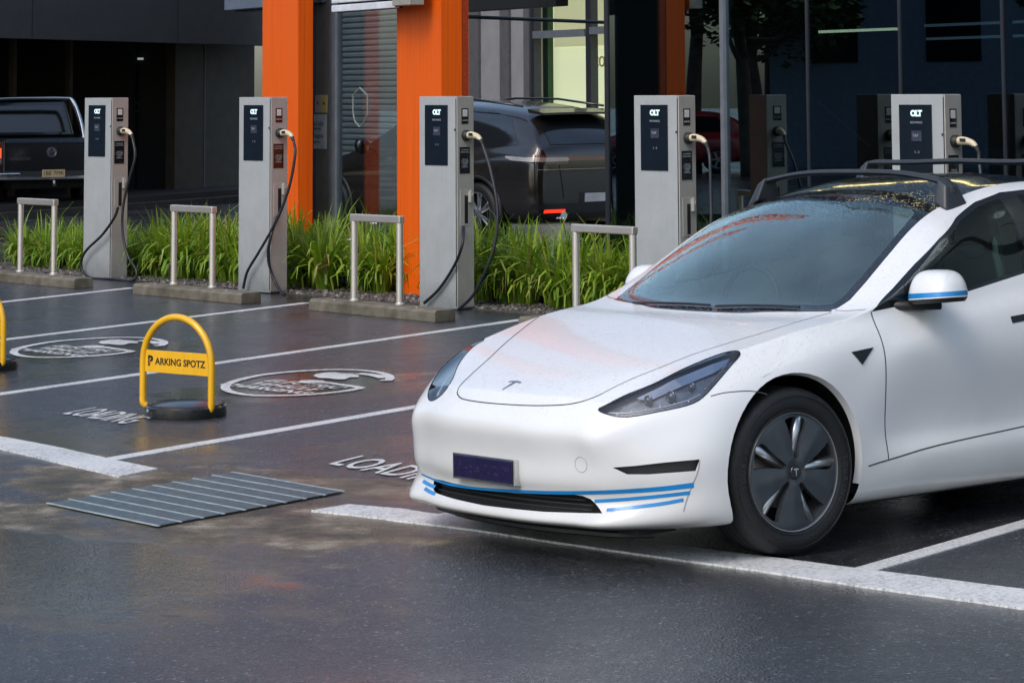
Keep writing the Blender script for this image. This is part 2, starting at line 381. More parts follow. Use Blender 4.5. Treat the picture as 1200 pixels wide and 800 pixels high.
def asphalt_mat():
    m, nt, b = newmat('wet_asphalt'); v = coord(nt)
    grain = N(nt, 'ShaderNodeTexVoronoi'); grain.inputs['Scale'].default_value = 95; nt.links.new(v, grain.inputs['Vector'])
    g2 = noise(nt, v, 230, 2); big = noise(nt, v, .55, 5, .6); mid = noise(nt, v, 6, 5, .65)
    c = ramp(nt, grain.outputs['Color'], [(.1, (.010,.011,.014)), (.55, (.026,.029,.036)), (.84, (.070,.075,.086)), (1, (.44,.46,.49))])  # palest grains stand for wet glints, put into the colour
    c = mixc(nt, math_(nt, 'MULTIPLY', mid, .5), c, (.028,.028,.033))
    pud = ellipse_mask(nt, v, PUDDLES); drt = ellipse_mask(nt, v, DIRT, .6, .7, 3.5)
    loose = ramp(nt, big, [(.44, 0), (.62, .62)])
    wet = math_(nt, 'MAXIMUM', pud, loose)
    c = mixc(nt, math_(nt, 'MULTIPLY', math_(nt, 'MULTIPLY', drt, ramp(nt, noise(nt, v, 9, 7, .7), [(.38, .35), (.6, 1)])), .85), c, (.15,.115,.055))
    c = mixc(nt, math_(nt, 'MULTIPLY', wet, .35), c, (.012,.011,.009))
    slt = ellipse_mask(nt, v, SILT, .22, .42, 3.0)
    sf = noise(nt, v, 3.4, 9, .72); sc_ = ramp(nt, sf, [(.34, (.020,.018,.008)), (.45, (.10,.078,.036)), (.54, (.22,.17,.10)), (.64, (.48,.41,.31))])
    sc_ = mixc(nt, math_(nt, 'MULTIPLY', g2, .45), sc_, (.03,.025,.015))
    c = mixc(nt, slt, c, sc_)
    c = mixc(nt, math_(nt, 'MULTIPLY', ellipse_mask(nt, v, OIL_AND_SHADE, .5, .6, 5.0), .8), c, (.006,.006,.007))
    nt.links.new(c, b.inputs['Base Color'])
    r = math_(nt, 'SUBTRACT', math_(nt, 'ADD', .44, math_(nt, 'MULTIPLY', math_(nt, 'SUBTRACT', mid, .5), .25)), math_(nt, 'MULTIPLY', wet, .30))
    nt.links.new(r, b.inputs['Roughness'])
    b.inputs['Specular IOR Level'].default_value = .5
    sepc = N(nt, 'ShaderNodeSeparateColor'); nt.links.new(grain.outputs['Color'], sepc.inputs[0])
    h = math_(nt, 'ADD', math_(nt, 'ADD', math_(nt, 'MULTIPLY', grain.outputs['Distance'], 1.0), math_(nt, 'MULTIPLY', sepc.outputs[1], .55)), math_(nt, 'MULTIPLY', g2, .5))
    h = math_(nt, 'MULTIPLY', h, math_(nt, 'SUBTRACT', 1.0, math_(nt, 'MULTIPLY', wet, .88)))
    bump(nt, h, .8, .009, b)
    # film of rain water, thinner where silt has settled
    setp(b, Coat_Roughness=.16, Coat_IOR=1.45)
    nt.links.new(math_(nt, 'SUBTRACT', math_(nt, 'ADD', .85, math_(nt, 'MULTIPLY', wet, .15), True), math_(nt, 'MULTIPLY', slt, .55), True), b.inputs['Coat Weight'])
    cr = math_(nt, 'ADD', math_(nt, 'SUBTRACT', .22, math_(nt, 'MULTIPLY', wet, .19)), math_(nt, 'MULTIPLY', ramp(nt, noise(nt, v, 1.3, 4, .6), [(.35, 0), (.65, 1)]), .07)); nt.links.new(cr, b.inputs['Coat Roughness'])
    hb = math_(nt, 'ADD', math_(nt, 'MULTIPLY', h, .65), math_(nt, 'MULTIPLY', noise(nt, v, 14, 3), .35))
    bn = bump(nt, hb, .65, .0065); nt.links.new(bn, b.inputs['Coat Normal'])
    return m
def gutter_mat():
    m, nt, b = newmat('wet_silty_concrete'); v = coord(nt)
    f = noise(nt, v, 3.2, 9, .72); f2 = noise(nt, v, 160, 2)
    c = ramp(nt, f, [(.30, (.022,.020,.010)), (.44, (.075,.060,.030)), (.54, (.17,.135,.085)), (.66, (.36,.31,.24))])
    c = mixc(nt, math_(nt, 'MULTIPLY', f2, .5), c, (.05,.043,.03))
    nt.links.new(c, b.inputs['Base Color']); r = math_(nt, 'ADD', .12, math_(nt, 'MULTIPLY', f, .5)); nt.links.new(r, b.inputs['Roughness'])
    setp(b, Coat_Weight=.6, Coat_Roughness=.08, Coat_IOR=1.33)
    bump(nt, math_(nt, 'ADD', f2, f), .35, .006, b); return m
def marking_mat():
    m, nt, b = newmat('worn_white_road_paint'); v = coord(nt)
    f = noise(nt, v, 60, 4, .7); f2 = noise(nt, v, 2.2, 4, .6)
    wear = ramp(nt, math_(nt, 'ADD', math_(nt, 'MULTIPLY', f, .75), math_(nt, 'MULTIPLY', f2, .35)), [(.52, 0), (.74, 1)])
    c = mixc(nt, wear, (.82,.82,.81), (.22,.215,.21)); nt.links.new(c, b.inputs['Base Color'])
    setp(b, Roughness=.45, Coat_Weight=.35, Coat_Roughness=.25, Coat_IOR=1.33)
    bump(nt, noise(nt, v, 120, 3), .4, .006, b); return m
def world():
    w = bpy.data.worlds.new('World'); SC.world = w; w.use_nodes = True; nt = w.node_tree
    bg = nt.nodes['Background']; sk = nt.nodes.new('ShaderNodeTexSky'); sk.sky_type = 'NISHITA'; sk.sun_disc = False
    sk.sun_elevation = math.radians(SUN_EL); sk.sun_rotation = math.radians(SUN_ROT); sk.dust_density = 2.5; sk.air_density = 1.3; sk.ozone_density = 1.5
    hs = nt.nodes.new('ShaderNodeHueSaturation'); hs.inputs['Saturation'].default_value = .95
    nt.links.new(sk.outputs[0], hs.inputs['Color'])
    # broken cloud cover
    tc = nt.nodes.new('ShaderNodeTexCoord'); n = nt.nodes.new('ShaderNodeTexNoise'); n.inputs['Scale'].default_value = 2.2; n.inputs['Detail'].default_value = 5
    nt.links.new(tc.outputs['Generated'], n.inputs['Vector'])
    r = nt.nodes.new('ShaderNodeValToRGB'); r.color_ramp.elements[0].position = .3; r.color_ramp.elements[0].color = (.42,.45,.50,1); r.color_ramp.elements[1].position = .7; r.color_ramp.elements[1].color = (1.35,1.35,1.33,1)
    nt.links.new(n.outputs['Fac'], r.inputs['Fac'])
    mx = nt.nodes.new('ShaderNodeMix'); mx.data_type = 'RGBA'; mx.blend_type = 'MULTIPLY'; mx.inputs[0].default_value = 1
    nt.links.new(hs.outputs[0], mx.inputs[6]); nt.links.new(r.outputs[0], mx.inputs[7]); nt.links.new(mx.outputs[2], bg.inputs[0])
    bg.inputs[1].default_value = SKY
    sd = bpy.data.lights.new('sun', 'SUN'); sd.energy = SUN_E; sd.angle = math.radians(22); sd.color = (1, .97, .94)
    so = bpy.data.objects.new('sun', sd); COL.objects.link(so)
    az = math.radians(SUN_AZ); el = math.radians(SUN_EL)
    d = Vector((math.sin(az)*math.cos(el), math.cos(az)*math.cos(el), math.sin(el)))   # towards the sun
    so.rotation_euler = (-d).to_track_quat('-Z', 'Y').to_euler(); so.location = (0, 0, 30)
SUN_EL, SUN_AZ, SUN_E, SKY = 48, 215, .6, .15
SUN_ROT = SUN_AZ    # Nishita: rotation is measured clockwise from +Y, as the azimuth above
# ------------------------------------------------------------------ site axes
G = Vector((math.cos(math.radians(-61)), math.sin(math.radians(-61)), 0))      # along the facade, to the right
MM = Vector((-G.y, G.x, 0))                                                    # into the building
A = Vector((.6967, -.7174, 0)); NN = Vector((.7174, .6967, 0))                 # along the charger row / away from the car park
Z = Vector((0, 0, 1))
GANG = math.radians(-61); AANG = math.atan2(A.y, A.x)
POSTS = [Vector((-4.105,26.785,0)), Vector((-2.296,24.798,0)), Vector((-.493,22.807,0)), Vector((1.316,20.873,0)), Vector((3.125,18.966,0))]
def fp(px, c, z=None, py=None):
    """point on the upright plane MM.p = c under picture column px (and row py)"""
    d = ray(px, py if py is not None else 150); t = (c - EYE.dot(MM))/d.dot(MM); p = EYE + d*t
    if z is not None: p = Vector((p.x, p.y, z))
    return p
def zrow(px, py, c): return fp(px, c, None, py).z
def sg(p): return Vector(p).dot(G)
def P(s, c, z): return G*s + MM*c + Z*z          # facade coordinates
def fbox(mb, s0, s1, c0, c1, z0, z1, mi=0):
    M = Matrix((G, MM, Z)).transposed().to_4x4(); mb.box(s0, s1, c0, c1, z0, z1, mi, M); return mb

def band(pts, w, n=6, closed=False):
    """flat painted line through ground points"""
    P_ = [Vector((p[0], p[1], 0)) for p in (spline(pts, n) if n else pts)]
    L = len(P_); vs = []; fs = []
    for i, p in enumerate(P_):
        t = (P_[min(i+1, L-1)] - P_[max(i-1, 0)]).normalized(); o = Vector((-t.y, t.x, 0))*w/2
        vs += [p+o, p-o]
    for i in range(L-1): fs.append((2*i, 2*i+1, 2*i+3, 2*i+2))
    return vs, fs
def sheet(name, outline, z, mat, kind='structure', jit=0):
    if jit:
        rj = random.Random(9); o2 = []
        for a, b in zip(outline, outline[1:]+outline[:1]):
            a, b = Vector((a[0], a[1])), Vector((b[0], b[1])); k = max(1, int((b-a).length/.035)); dv = (b-a).normalized(); pn = Vector((-dv.y, dv.x)); w = 0
            for i in range(k): w = w*.75 + rj.uniform(-1,1)*jit; q = a+(b-a)*i/k; o2.append(q + (pn*w if i else pn*0))
        outline = o2
    bm = bmesh.new(); f = bm.faces.new([bm.verts.new((p[0], p[1], z)) for p in outline]); f.normal_update()
    if f.normal.z < 0: f.normal_flip()
    me = bpy.data.meshes.new(name); bm.to_mesh(me); bm.free(); return tag(skirt(link_mesh(name, me, mat)), kind=kind)
def build_ground():
    # wet / stained places and the lock's painted shadow, read off the site
    def el(px, py, a, b_, deg, s): g = gp(px, py); return (g.x, g.y, a, b_, deg, s)
    PUDDLES.extend([el(90,655,1.15,.42,-48,.9), el(20,690,.7,.35,-50,.85), el(60,520,.8,.3,-50,.75), el(190,520,.5,.22,-50,.75), el(340,452,1.1,.5,52,.9), el(95,414,1.2,.5,52,.8),
                    el(420,575,.5,.3,-55,.7), el(455,520,.6,.3,40,.5), el(1120,580,.8,.3,40,.6)])
    DIRT.extend([el(90,660,1.2,.5,-48,1), el(60,515,.9,.3,-50,.9), el(200,522,.6,.25,-50,.8), el(250,635,.9,.2,-50,.7), el(20,700,.7,.4,-50,.9)])
    SILT.extend([el(228,587,1.55,.62,-54,1), el(120,575,.8,.32,-50,.9), el(440,574,.55,.22,-52,.9), el(20,604,.6,.20,-50,.9), el(330,560,.5,.16,-50,.8)])
    OIL_AND_SHADE.extend([el(370,386,.28,.10,52,.9), el(30,374,.25,.08,30,.8), el(200,721,.05,.02,-20,1), el(262,476,.25,.12,0,.8), el(600,470,.5,.2,50,.4), el(300,520,.18,.07,10,.5), el(760,745,.12,.04,30,.5), el(1080,640,.3,.12,40,.5)])  # ellipse just right of the lock paints the soft shadow it casts
    build_mats()
    n = 60; S = 260
    mesh_obj('ground', [(-S,-S,0),(S,-S,0),(S,S,0),(-S,S,0)], [(0,1,2,3)], MAT['asphalt'])['kind'] = 'structure'
    # bay lines
    def line(name, a, b, w):
        v, f = band([gp(*a), gp(*b)], w, 0); v = [Vector((p.x, p.y, .004)) for p in v]
        return tag(skirt(mesh_obj(name, v, f, MAT['marking'])), kind='structure')
    def ext(a, b, k): return (a[0]+(b[0]-a[0])*k, a[1]+(b[1]-a[1])*k)
    line('road_marking', ext((0,354.5),(155,337.5),-.5), (155,337.5), .10)
    line('road_marking', ext((12,397.5),(360,355),-.4), (360,355), .10)
    line('road_marking', ext((0,462),(610,375),-.08), (612,374.8), .10)
    line('road_marking', (128,538.5), (575,462), .10)
    line('road_marking', (503,608), (760,560), .10)
    line('road_marking', (1012,668), (1300,585), .095)
    # the wide aisle line, broken by the drain
    def quad(name, pts):
        return sheet(name, [gp(*q) for q in pts], .0085, MAT['marking'], jit=.003)
    quad('aisle_line', [(-60,499.5),(0,512.5),(60,523.5),(130,539),(185,550.5),(140,559.5),(75,544.5),(0,526.5),(-60,513)])
    quad('aisle_line', [(365,599.5),(409,592.3),(470,597.5),(560,611),(700,629.5),(860,649),(1000,667),(1200,692),(1300,704),(1300,728),(1200,714.5),(1000,687),(860,666),(700,644),(560,623),(450,609)])
    # drain grate, set in the silted strip
    g = [gp(*q) for q in [(55,591),(187,618.5),(403,577.5),(272,555)]]
    c = (g[0]+g[1]+g[2]+g[3])/4; e = ((g[1]-g[0])+(g[2]-g[3]))/2; u = ((g[3]-g[0])+(g[2]-g[1]))/2
    root = empty('drain_grate', (c.x, c.y, 0), 0, 'galvanised slotted drain grate set in stained concrete between two white lines', 'drain grate')
    mb = MB(); nb = 9
    def bx(p, q, w, z0, z1, mi=0):
        d = (q-p); L = d.length; d.normalize(); o = Vector((-d.y, d.x, 0))*w/2
        mb.add([Vector((v.x-c.x, v.y-c.y, z)) for z in (z0, z1) for v in (p-o, q-o, q+o, p+o)], [(0,3,2,1),(4,5,6,7),(0,1,5,4),(1,2,6,5),(2,3,7,6),(3,0,4,7)], mi)
    A0 = c - e/2 - u/2
    mb.add([Vector((v.x-c.x, v.y-c.y, .0045)) for v in (A0, A0+e, A0+e+u, A0+u)], [(0,1,2,3)])
    mb.obj('drain_channel', MAT['cavity'], root)
    mb = MB()
    for i in range(nb+1):
        p = A0 + u*i/nb; bx(p, p+e, .013, .0062, .0105)
    mb.obj('bearing_bar', simple('galvanised_bright', (.40,.47,.49), .4, .15, nscale=30, var=.2), root)
    mb = MB(); k = 46
    for i in range(1, k): p = A0 + e*i/k; bx(p, p+u, .015, .0062, .0088)
    mb.obj('cross_rods', MAT['grate'], root)
    # charging symbols
    def sym(name, off, keep=None):
        q = lambda x, y: gp(240+x/5, 400+y/5) + off
        vs, fs = [], []
        def addb(pts, w):
            v, f = band([q(*p) for p in pts], w); o = len(vs); vs.extend(v); fs.extend([tuple(i+o for i in t) for t in f])
        addb([(920,276),(850,290),(760,302),(600,316),(450,321),(300,320),(190,308),(130,288),(122,265),(160,242),(250,217),(350,198),(480,184),(620,174),(760,169),(900,172),(1000,182),(1065,198),(1085,216),(1072,232),(1040,228)], .060)
        addb([(920,276),(850,264),(760,252),(700,243),(640,240)], .065)
        addb([(1055,218),(1010,205),(950,196),(900,192)], .09)
        for poly in ([(635,206),(650,196),(700,187),(760,184),(800,190),(860,194),(905,203),(900,213),(850,214),(820,226),(770,226),(720,220),(670,218)], [(545,240),(565,233),(620,230),(690,233),(715,243),(690,249),(640,247),(585,250)]):
            o = len(vs); vs.extend([q(*p) for p in poly]); fs.append(tuple(o+i for i in range(len(poly))))
        v2 = [Vector((p[0], p[1], .0055 + .0004*(i % 3))) for i, p in enumerate(vs)]
        tag(mesh_obj(name, v2, fs, MAT['marking']), kind='structure')
        # small lettering inside the ring
        o0 = q(300, 262); ux = (q(640, 300) - o0); ux.z = 0; 
        bx_ = ux.normalized(); up_ = Vector((-bx_.y, bx_.x, 0))
        for j, t in enumerate(('ELECTRIC', 'VEHICLE', 'CHARGING')):
            cc = q(470, 268) + up_*(.17 - .17*j)
            M = Matrix((bx_, up_, Z)).transposed().to_4x4(); M.translation = Vector((cc.x, cc.y, .0062))
            tag(text_mesh('road_lettering', t, .17, MAT['marking'], M @ Matrix.Diagonal((.95, 1, 1, 1)), None, 0, .004), kind='structure')
    sym('charging_symbol', Vector((0,0,0)))
    d1 = gp(14,412) - gp(261,454.5)
    sym('charging_symbol', d1)
    sym('charging_symbol', -d1*1.0 + (gp(1190,551)-gp(423,455.5) + d1)*1.0)
    # LOADING lettering
    def word(px0, py0, px1, py1, pxh, pyh, body='LOADING'):
        a, b_, h = gp(px0,py0), gp(px1,py1), gp(pxh,pyh)
        ux = b_-a; W = ux.length; ux.normalize(); hv = h-a; H = hv.length; hv.normalize()
        cu = text_mesh('bay_lettering', body, 1, MAT['marking'], Matrix.Identity(4), None, 0, .012, 'LEFT')
        xs = [v.co.x for v in cu.data.vertices]; ys = [v.co.y for v in cu.data.vertices]; x0, x1, y0, y1 = min(xs), max(xs), min(ys), max(ys)
        for v in cu.data.vertices:
            p = a + ux*W*((v.co.x-x0)/(x1-x0)) + hv*H*((v.co.y-y0)/(y1-y0)); v.co = (p.x, p.y, .0058)
        tag(cu, kind='structure')
    word(384,544.5, 520,571, 424,534.5)
    word(72,485.5, 143,497.5, 112,478)

# ------------------------------------------------------------------ chargers
def build_posts():
    labels = ['grey charging post standing leftmost, in front of the dark doorway', 'grey charging post standing in front of the left orange pillar', 'grey charging post standing in front of the right orange pillar',
              'grey charging post at the corner of the dark glass building, behind the white car windscreen', 'grey charging post seen over the roof rack of the white car']
    cables = [   # local pixel traces: (plug lead, pocket lead) in picture pixels with depth offset
        ([(156,163),(158,185),(150,215),(144,245),(144,275),(150,300),(160,318),(155,329),(130,332),(105,329),(95,312),(100,295),(120,275),(134,255),(138.5,243)], None),
        ([(342,164),(346,180),(340,215),(330,245),(318,270),(303,296),(290,318),(285,338)], [(326,252),(318,275),(314,300),(320,325),(330,343),(334,347)]),
        ([(566,170),(575,200),(583,245),(580,285),(570,315),(555,345),(537,364)], [(543,264),(542,285),(533,310),(515,338),(497,355)]),
        ([(829,171),(832,190),(833,230),(833,262),(826,300),(812,340),(800,378)], [(800,285),(790,310),(775,345),(768,372)]),
        ([(1141,171),(1147,185),(1150,215),(1150,260),(1140,300)], [(1112,290),(1100,320),(1080,350)]),
    ]
    W, D, H = .485, .202, 1.84
    for i, (o, lab, cab) in enumerate(zip(POSTS, labels, cables)):
        # local frame: origin at the front right corner; x along the row (to the right), y away
        root = empty('charging_post', o, AANG, lab, 'charging post', 'charging posts in a row')
        mb = MB(); mb.box(-W, -.012, 0, D, .0, H); mb.obj('cabinet', MAT['post_front'], root, bevel=.004)
        mb = MB(); mb.box(-.011, 0, .004, D-.001, .02, H-.004); b = mb.obj('side_panel', MAT['post_side'], root, bevel=.003)
        mb = MB(); mb.box(-W-.03, .022, -.012, D+.012, 0.004, .012); mb.obj('base_plate', MAT['alu_dark'], root)
        mb = MB(); mb.box(-.016, -.0105, -.0015, .003, .03, H-.02); mb.obj('door_gap', MAT['seam'], root)
        # front screen
        sx0, sx1, sz0, sz1 = -W+.075, -.115, 1.24, 1.765
        mb = MB(); mb.box(sx0, sx1, -.006, .004, sz0, sz1); sc = mb.obj('screen', MAT['screen'], root, bevel=.002)
        cx = (sx0+sx1)/2 + .01
        F = lambda x, z: Matrix(((1,0,0,x),(0,0,-1,-.0075),(0,1,0,z),(0,0,0,1)))
        text_mesh('screen_logo', 'OLT', .058, MAT['screen_text'], F(cx, 1.70), sc, .0006, .004, spacing=.85)
        text_mesh('screen_caption', 'RECHARGE', .022, MAT['screen_dim'], F(cx, 1.635), sc, .0005)
        mb = MB(); mb.box(cx-.045, cx+.045, -.0085, -.0062, 1.50, 1.575); mb.obj('display', simple('display_blue_grey', (.05,.055,.085), .2), sc)
        text_mesh('display_text', 'TAP', .03, MAT['screen_dim'], Matrix(((1,0,0,cx-.01),(0,0,-1,-.0092),(0,1,0,1.54),(0,0,0,1))), sc, .0003)
        text_mesh('display_text', '1 - 2', .024, MAT['screen_dim'], F(cx, 1.42), sc, .0004)
        # side fittings (x = + side)
        S = lambda y, z, e=.0: Matrix(((0,0,1,.0035+e),(1,0,0,y),(0,1,0,z),(0,0,0,1)))
        mb = MB(); mb.box(0, .0030, .055, .135, 1.60, 1.735); q = mb.obj('notice_plate', MAT['gloss_black'], root)
        mb = MB(); mb.box(.0030, .0045, .068, .122, 1.665, 1.725); mb.obj('notice_square', MAT['paper'], q)
        text_mesh('notice_text', 'SCAN ME', .016, MAT['paper'], S(.095, 1.63), q, .0003)
        mb = MB(); mb.lathe([(.0,.0),(.046,.0),(.046,.03),(.036,.045),(.030,.045),(.028,.02),(0,.02)], 24, 'x', (0,.10,1.50)); mb.obj('socket', MAT['black_plastic'], root, smooth=True, angle=40)
        # connector: cream handle bending down
        pts = [(.02,.10,1.50),(.07,.10,1.503),(.12,.10,1.50),(.165,.10,1.487),(.195,.10,1.462)]
        mb = MB(); mb.tube(spline(pts, 5), [.030,.030,.030,.031,.031,.032,.032,.031,.030,.029,.028,.027,.026,.025,.024,.023,.022,.021,.020,.019,.018][:21], 14); con = mb.obj('connector', MAT['cream'], root, smooth=True, angle=50)
        mb = MB(); mb.box(.075, .125, .066, .0705, 1.498, 1.522); mb.obj('finger_hole', MAT['black_plastic'], con, bevel=.004)
        mb = MB(); mb.tube([(.185,.10,1.470),(.205,.10,1.447),(.215,.10,1.425)], [.020,.017,.013], 12); mb.obj('strain_relief', MAT['black_plastic'], con, smooth=True, angle=50)
        mb = MB(); mb.box(0, .0035, .030, .150, 1.17, 1.40); q = mb.obj('instruction_plate', MAT['gloss_black'], root)
        for j, t in enumerate(('EV CHARGING', 'INSTRUCTIONS')): text_mesh('plate_text', t, .014, MAT['screen_dim'], S(.09, 1.375-.02*j, .0008), q, .0002)
        text_mesh('plate_text', '1 PLUG IN\n2 TAP CARD\n3 CHARGE\n4 STOP\n5 UNPLUG', .016, MAT['screen_dim'], S(.09, 1.26, .0008), q, .0002)
        mb = MB(); mb.lathe([(0,0),(.010,0),(.010,.006),(0,.006)], 12, 'y', (-.022,-.006,1.55)); mb.obj('lock', MAT['chrome'], root)
        # holster bracket and pocket
        mb = MB(); mb.box(-.002, .004, .035, .150, .72, 1.03); mb.box(.004, .035, .128, .150, .92, 1.02); mb.tube([(.02,.14,.95),(.035,.15,.99),(.02,.14,1.03)], .008, 8); mb.obj('holster', MAT['post_side'], root, bevel=.003)
        mb = MB(); mb.box(.0045, .0052, .085, .125, .74, .98); mb.obj('pocket', MAT['cavity'], root)
        # cables: traced against the upright plane the cable hangs in
        inv = (Matrix.Translation(o) @ Matrix.Rotation(AANG, 4, 'Z')).inverted()
        for which, tr in enumerate(cab):
            if tr is None: continue
            out = []
            L = len(tr)
            for j, (x, y) in enumerate(tr):
                t = j/(L-1)
                # depth: the plug lead starts outside the side face and swings in front of the cabinet when it passes over it
                yl = .10 - .16*min(1, t*1.4) if which == 0 else .09 - .13*t
                if i == 0: yl = .10 - .16*math.sin(min(1, t*1.25)*math.pi/2)
                d = ray(x, y); pl = o + NN*yl
                tt = (pl - EYE).dot(NN)/d.dot(NN); p = EYE + d*tt
                q = inv @ p
                if q.x < .016 and q.y > -.022 and q.z > .05 and j > 0:
                    pl = o - NN*.030; tt = (pl - EYE).dot(NN)/d.dot(NN); p = EYE + d*tt; q = inv @ p
                q.z = max(q.z, .014); out.append(q)
            if which == 0: out = [Vector((.205,.10,1.447)), Vector((.222,.10,1.41))] + out[1:]
            else: out = [Vector((.0,.105,out[0].z+.06))] + out
            mb = MB(); mb.tube(spline(out, 7), .0135 if which == 0 else .0135, 10); mb.obj('cable', MAT['cable'], root, smooth=True, angle=60)

# ------------------------------------------------------------------ stops and rails
def build_stops():
    S = [((-1.2,.0),(86.7,338.5)), ((155.5,344.5),(282.7,356.5)), ((362,363.5),(509.7,378))]
    lab = ['mossy concrete wheel stop cut by the left edge of the picture', 'mossy concrete wheel stop between the two leftmost charging posts', 'mossy concrete wheel stop right below the right orange pillar', 'mossy concrete wheel stop half hidden behind the white car bonnet']
    rl = ['steel hoop rail on the leftmost concrete stop', 'steel hoop rail on the concrete stop between the two leftmost posts', 'steel hoop rail on the concrete stop in front of the right orange pillar', 'steel hoop rail just behind the white car bonnet']
    feet = [((23.5,318.7),(62.7,321.9)), ((203.5,333.3),(248.5,337.3)), ((415,352.5),(468.4,357.2))]
    base = []
    for i in range(4):
        if i in (1, 2): a, b = gp(*S[i][0]), gp(*S[i][1])
        elif i == 0: b = gp(*S[0][1]); a = b + (base_dir()*-1.82)
        else:
            a = gp(*S[2][0]) + Vector((1.815,-1.93,0)); b = gp(*S[2][1]) + Vector((1.815,-1.93,0))
        d = (b-a); L = d.length; ang = math.atan2(d.y, d.x)
        root = empty('wheel_stop', a, ang, lab[i], 'wheel stop', 'concrete wheel stops')
        mb = MB(); h = .10
        # chamfered profile along x
        prof = [(0,0),(0,h-.02),(.02,h),(.20,h),(.22,h-.02),(.22,0)]
        n = len(prof); vs = [(x, y, z) for x in (0, L) for (y, z) in prof]
        mb.add(vs, [tuple(range(n)), tuple(reversed(range(n, 2*n)))] + [(k, k+n, (k+1) % n+n, (k+1) % n) for k in range(n)])
        mb.obj('stop_block', MAT['concrete'], root, bevel=.006)
        mb = MB()
        for xx in (.3, L-.3): mb.lathe([(0,h+.001),(.012,h+.001),(.012,h+.006),(0,h+.008)], 10, 'z', (xx,.05,0))
        mb.obj('fixing_bolt', MAT['steel'], root)
        # rail
        if i < 3: f0, f1 = gp(*feet[i][0], z=h), gp(*feet[i][1], z=h)
        else: f0, f1 = gp(*feet[2][0], z=h) + Vector((1.86,-1.95,0)), gp(*feet[2][1], z=h) + Vector((1.875,-1.965,0))
        f0.z = f1.z = 0
        d = f1-f0; W = d.length; H = .74; r = .031
        rr = empty('hoop_rail', (f0.x, f0.y, h), math.atan2(d.y, d.x), rl[i], 'hoop rail', 'steel hoop rails on the wheel stops')
        mb = MB(); mb.box(-r, W+r, -r, r, H-2*r, H); mb.obj('top_rail', MAT['steel'], rr, bevel=.012, seg=3)
        for x in (0, W):
            mb = MB(); mb.tube([(x,0,.004),(x,0,H-2*r+.002)], r*.95, 16); mb.obj('leg', MAT['steel'], rr, smooth=True, angle=50)
            mb = MB(); mb.lathe([(0,.0),(.042,.0),(.042,.010),(.032,.018),(r,.020)], 20, 'z', (x,0,.0005)); mb.obj('foot_flange', MAT['steel'], rr, smooth=True, angle=40)
def base_dir():
    a, b = gp(155.5,344.5), gp(282.7,356.5); return (b-a).normalized()

def build_locks():
    def lock(root_off, label, first):
        mid = gp(207,486.5); W = .545; ang = math.radians(-36)
        root = empty('parking_lock', (mid.x+root_off.x, mid.y+root_off.y, 0), ang, label, 'parking lock', 'yellow parking locks')
        R = .24; bc = (.045, .03, 0)
        mb = MB(); prof = [(.232,.0),(.235,.01),(.232,.055),(.222,.066),(.205,.071),(.16,.082),(.10,.090),(.04,.093),(0,.0935)]
        mb.lathe([(r*R/.235*1.0, z) for r, z in prof], 64, 'z', bc, cap0=True); base = mb.obj('base_housing', MAT['lock_black'], root, smooth=True, angle=30)
        mb = MB(); mb.lathe([(R*.90,.0728),(R*.93,.0730),(R*.945,.0700)], 64, 'z', bc); mb.obj('lid_rim', MAT['black_plastic'], base, smooth=True)
        mb = MB(); an = math.radians(-112); rr = R*.987
        mb.lathe([(0,.0),(.008,.0),(.008,.006),(0,.007)], 12, 'y', (bc[0]+rr*math.cos(an), bc[1]+rr*math.sin(an)-.008, .045)); mb.obj('key_cap', MAT['chrome'], base)
        r = .0205; H = .565; hw = W/2
        pts = [(-hw+.07,.045,.045),(-hw+.03,.02,.035),(-hw+.004,.0,.055),(-hw,0,.10),(-hw,0,.2),(-hw,0,H-hw*.98)]
        for k in range(1, 12):
            a = math.pi - math.pi*k/12; pts.append((hw*math.cos(a), 0, H-hw*.98+hw*.98*math.sin(a)))
        pts += [(hw,0,H-hw*.98),(hw,0,.2),(hw,0,.10),(hw-.004,0,.055),(hw-.03,-.01,.035),(hw-.10,.0,.045)]
        mb = MB(); mb.tube(spline(pts, 5), r, 18); hoop = mb.obj('hoop', MAT['yellow'], root, smooth=True, angle=60)
        mb = MB(); mb.box(-hw+.002, hw-.002, -.004, .004, H-hw*.98-.06, H-hw*.98+.068); band_ = mb.obj('name_band', MAT['yellow'], root, bevel=.002)
        Mx = Matrix(((1,0,0,.028),(0,0,-1,-.0052),(0,1,0,H-hw*.98+.004),(0,0,0,1)))
        text_mesh('band_text', 'ARKING SPOTZ', .0555, MAT['ink'], Mx, band_, .0006, .0012, spacing=1.02)
        # interlocked P mark
        Mp = Matrix(((1,0,0,-hw+.062),(0,0,-1,-.0054),(0,1,0,H-hw*.98+.004),(0,0,0,1)))
        text_mesh('band_mark', 'P', .078, MAT['ink'], Mp, band_, .0006, .0034)
        text_mesh('band_mark_counter', 'S', .040, MAT['yellow'], Matrix.Translation((-.004,-.0010,-.004)) @ Mp, band_, .0006, -.0006)
        return root
    lock(Vector((0,0,0)), 'yellow hooped parking lock with black base and PARKING SPOTZ band beside the charging symbol', True)
    o = gp(-29, 432, .0) - gp(207, 486.5, .0)
    lock(o, 'yellow hooped parking lock cut off by the left edge of the picture', False)

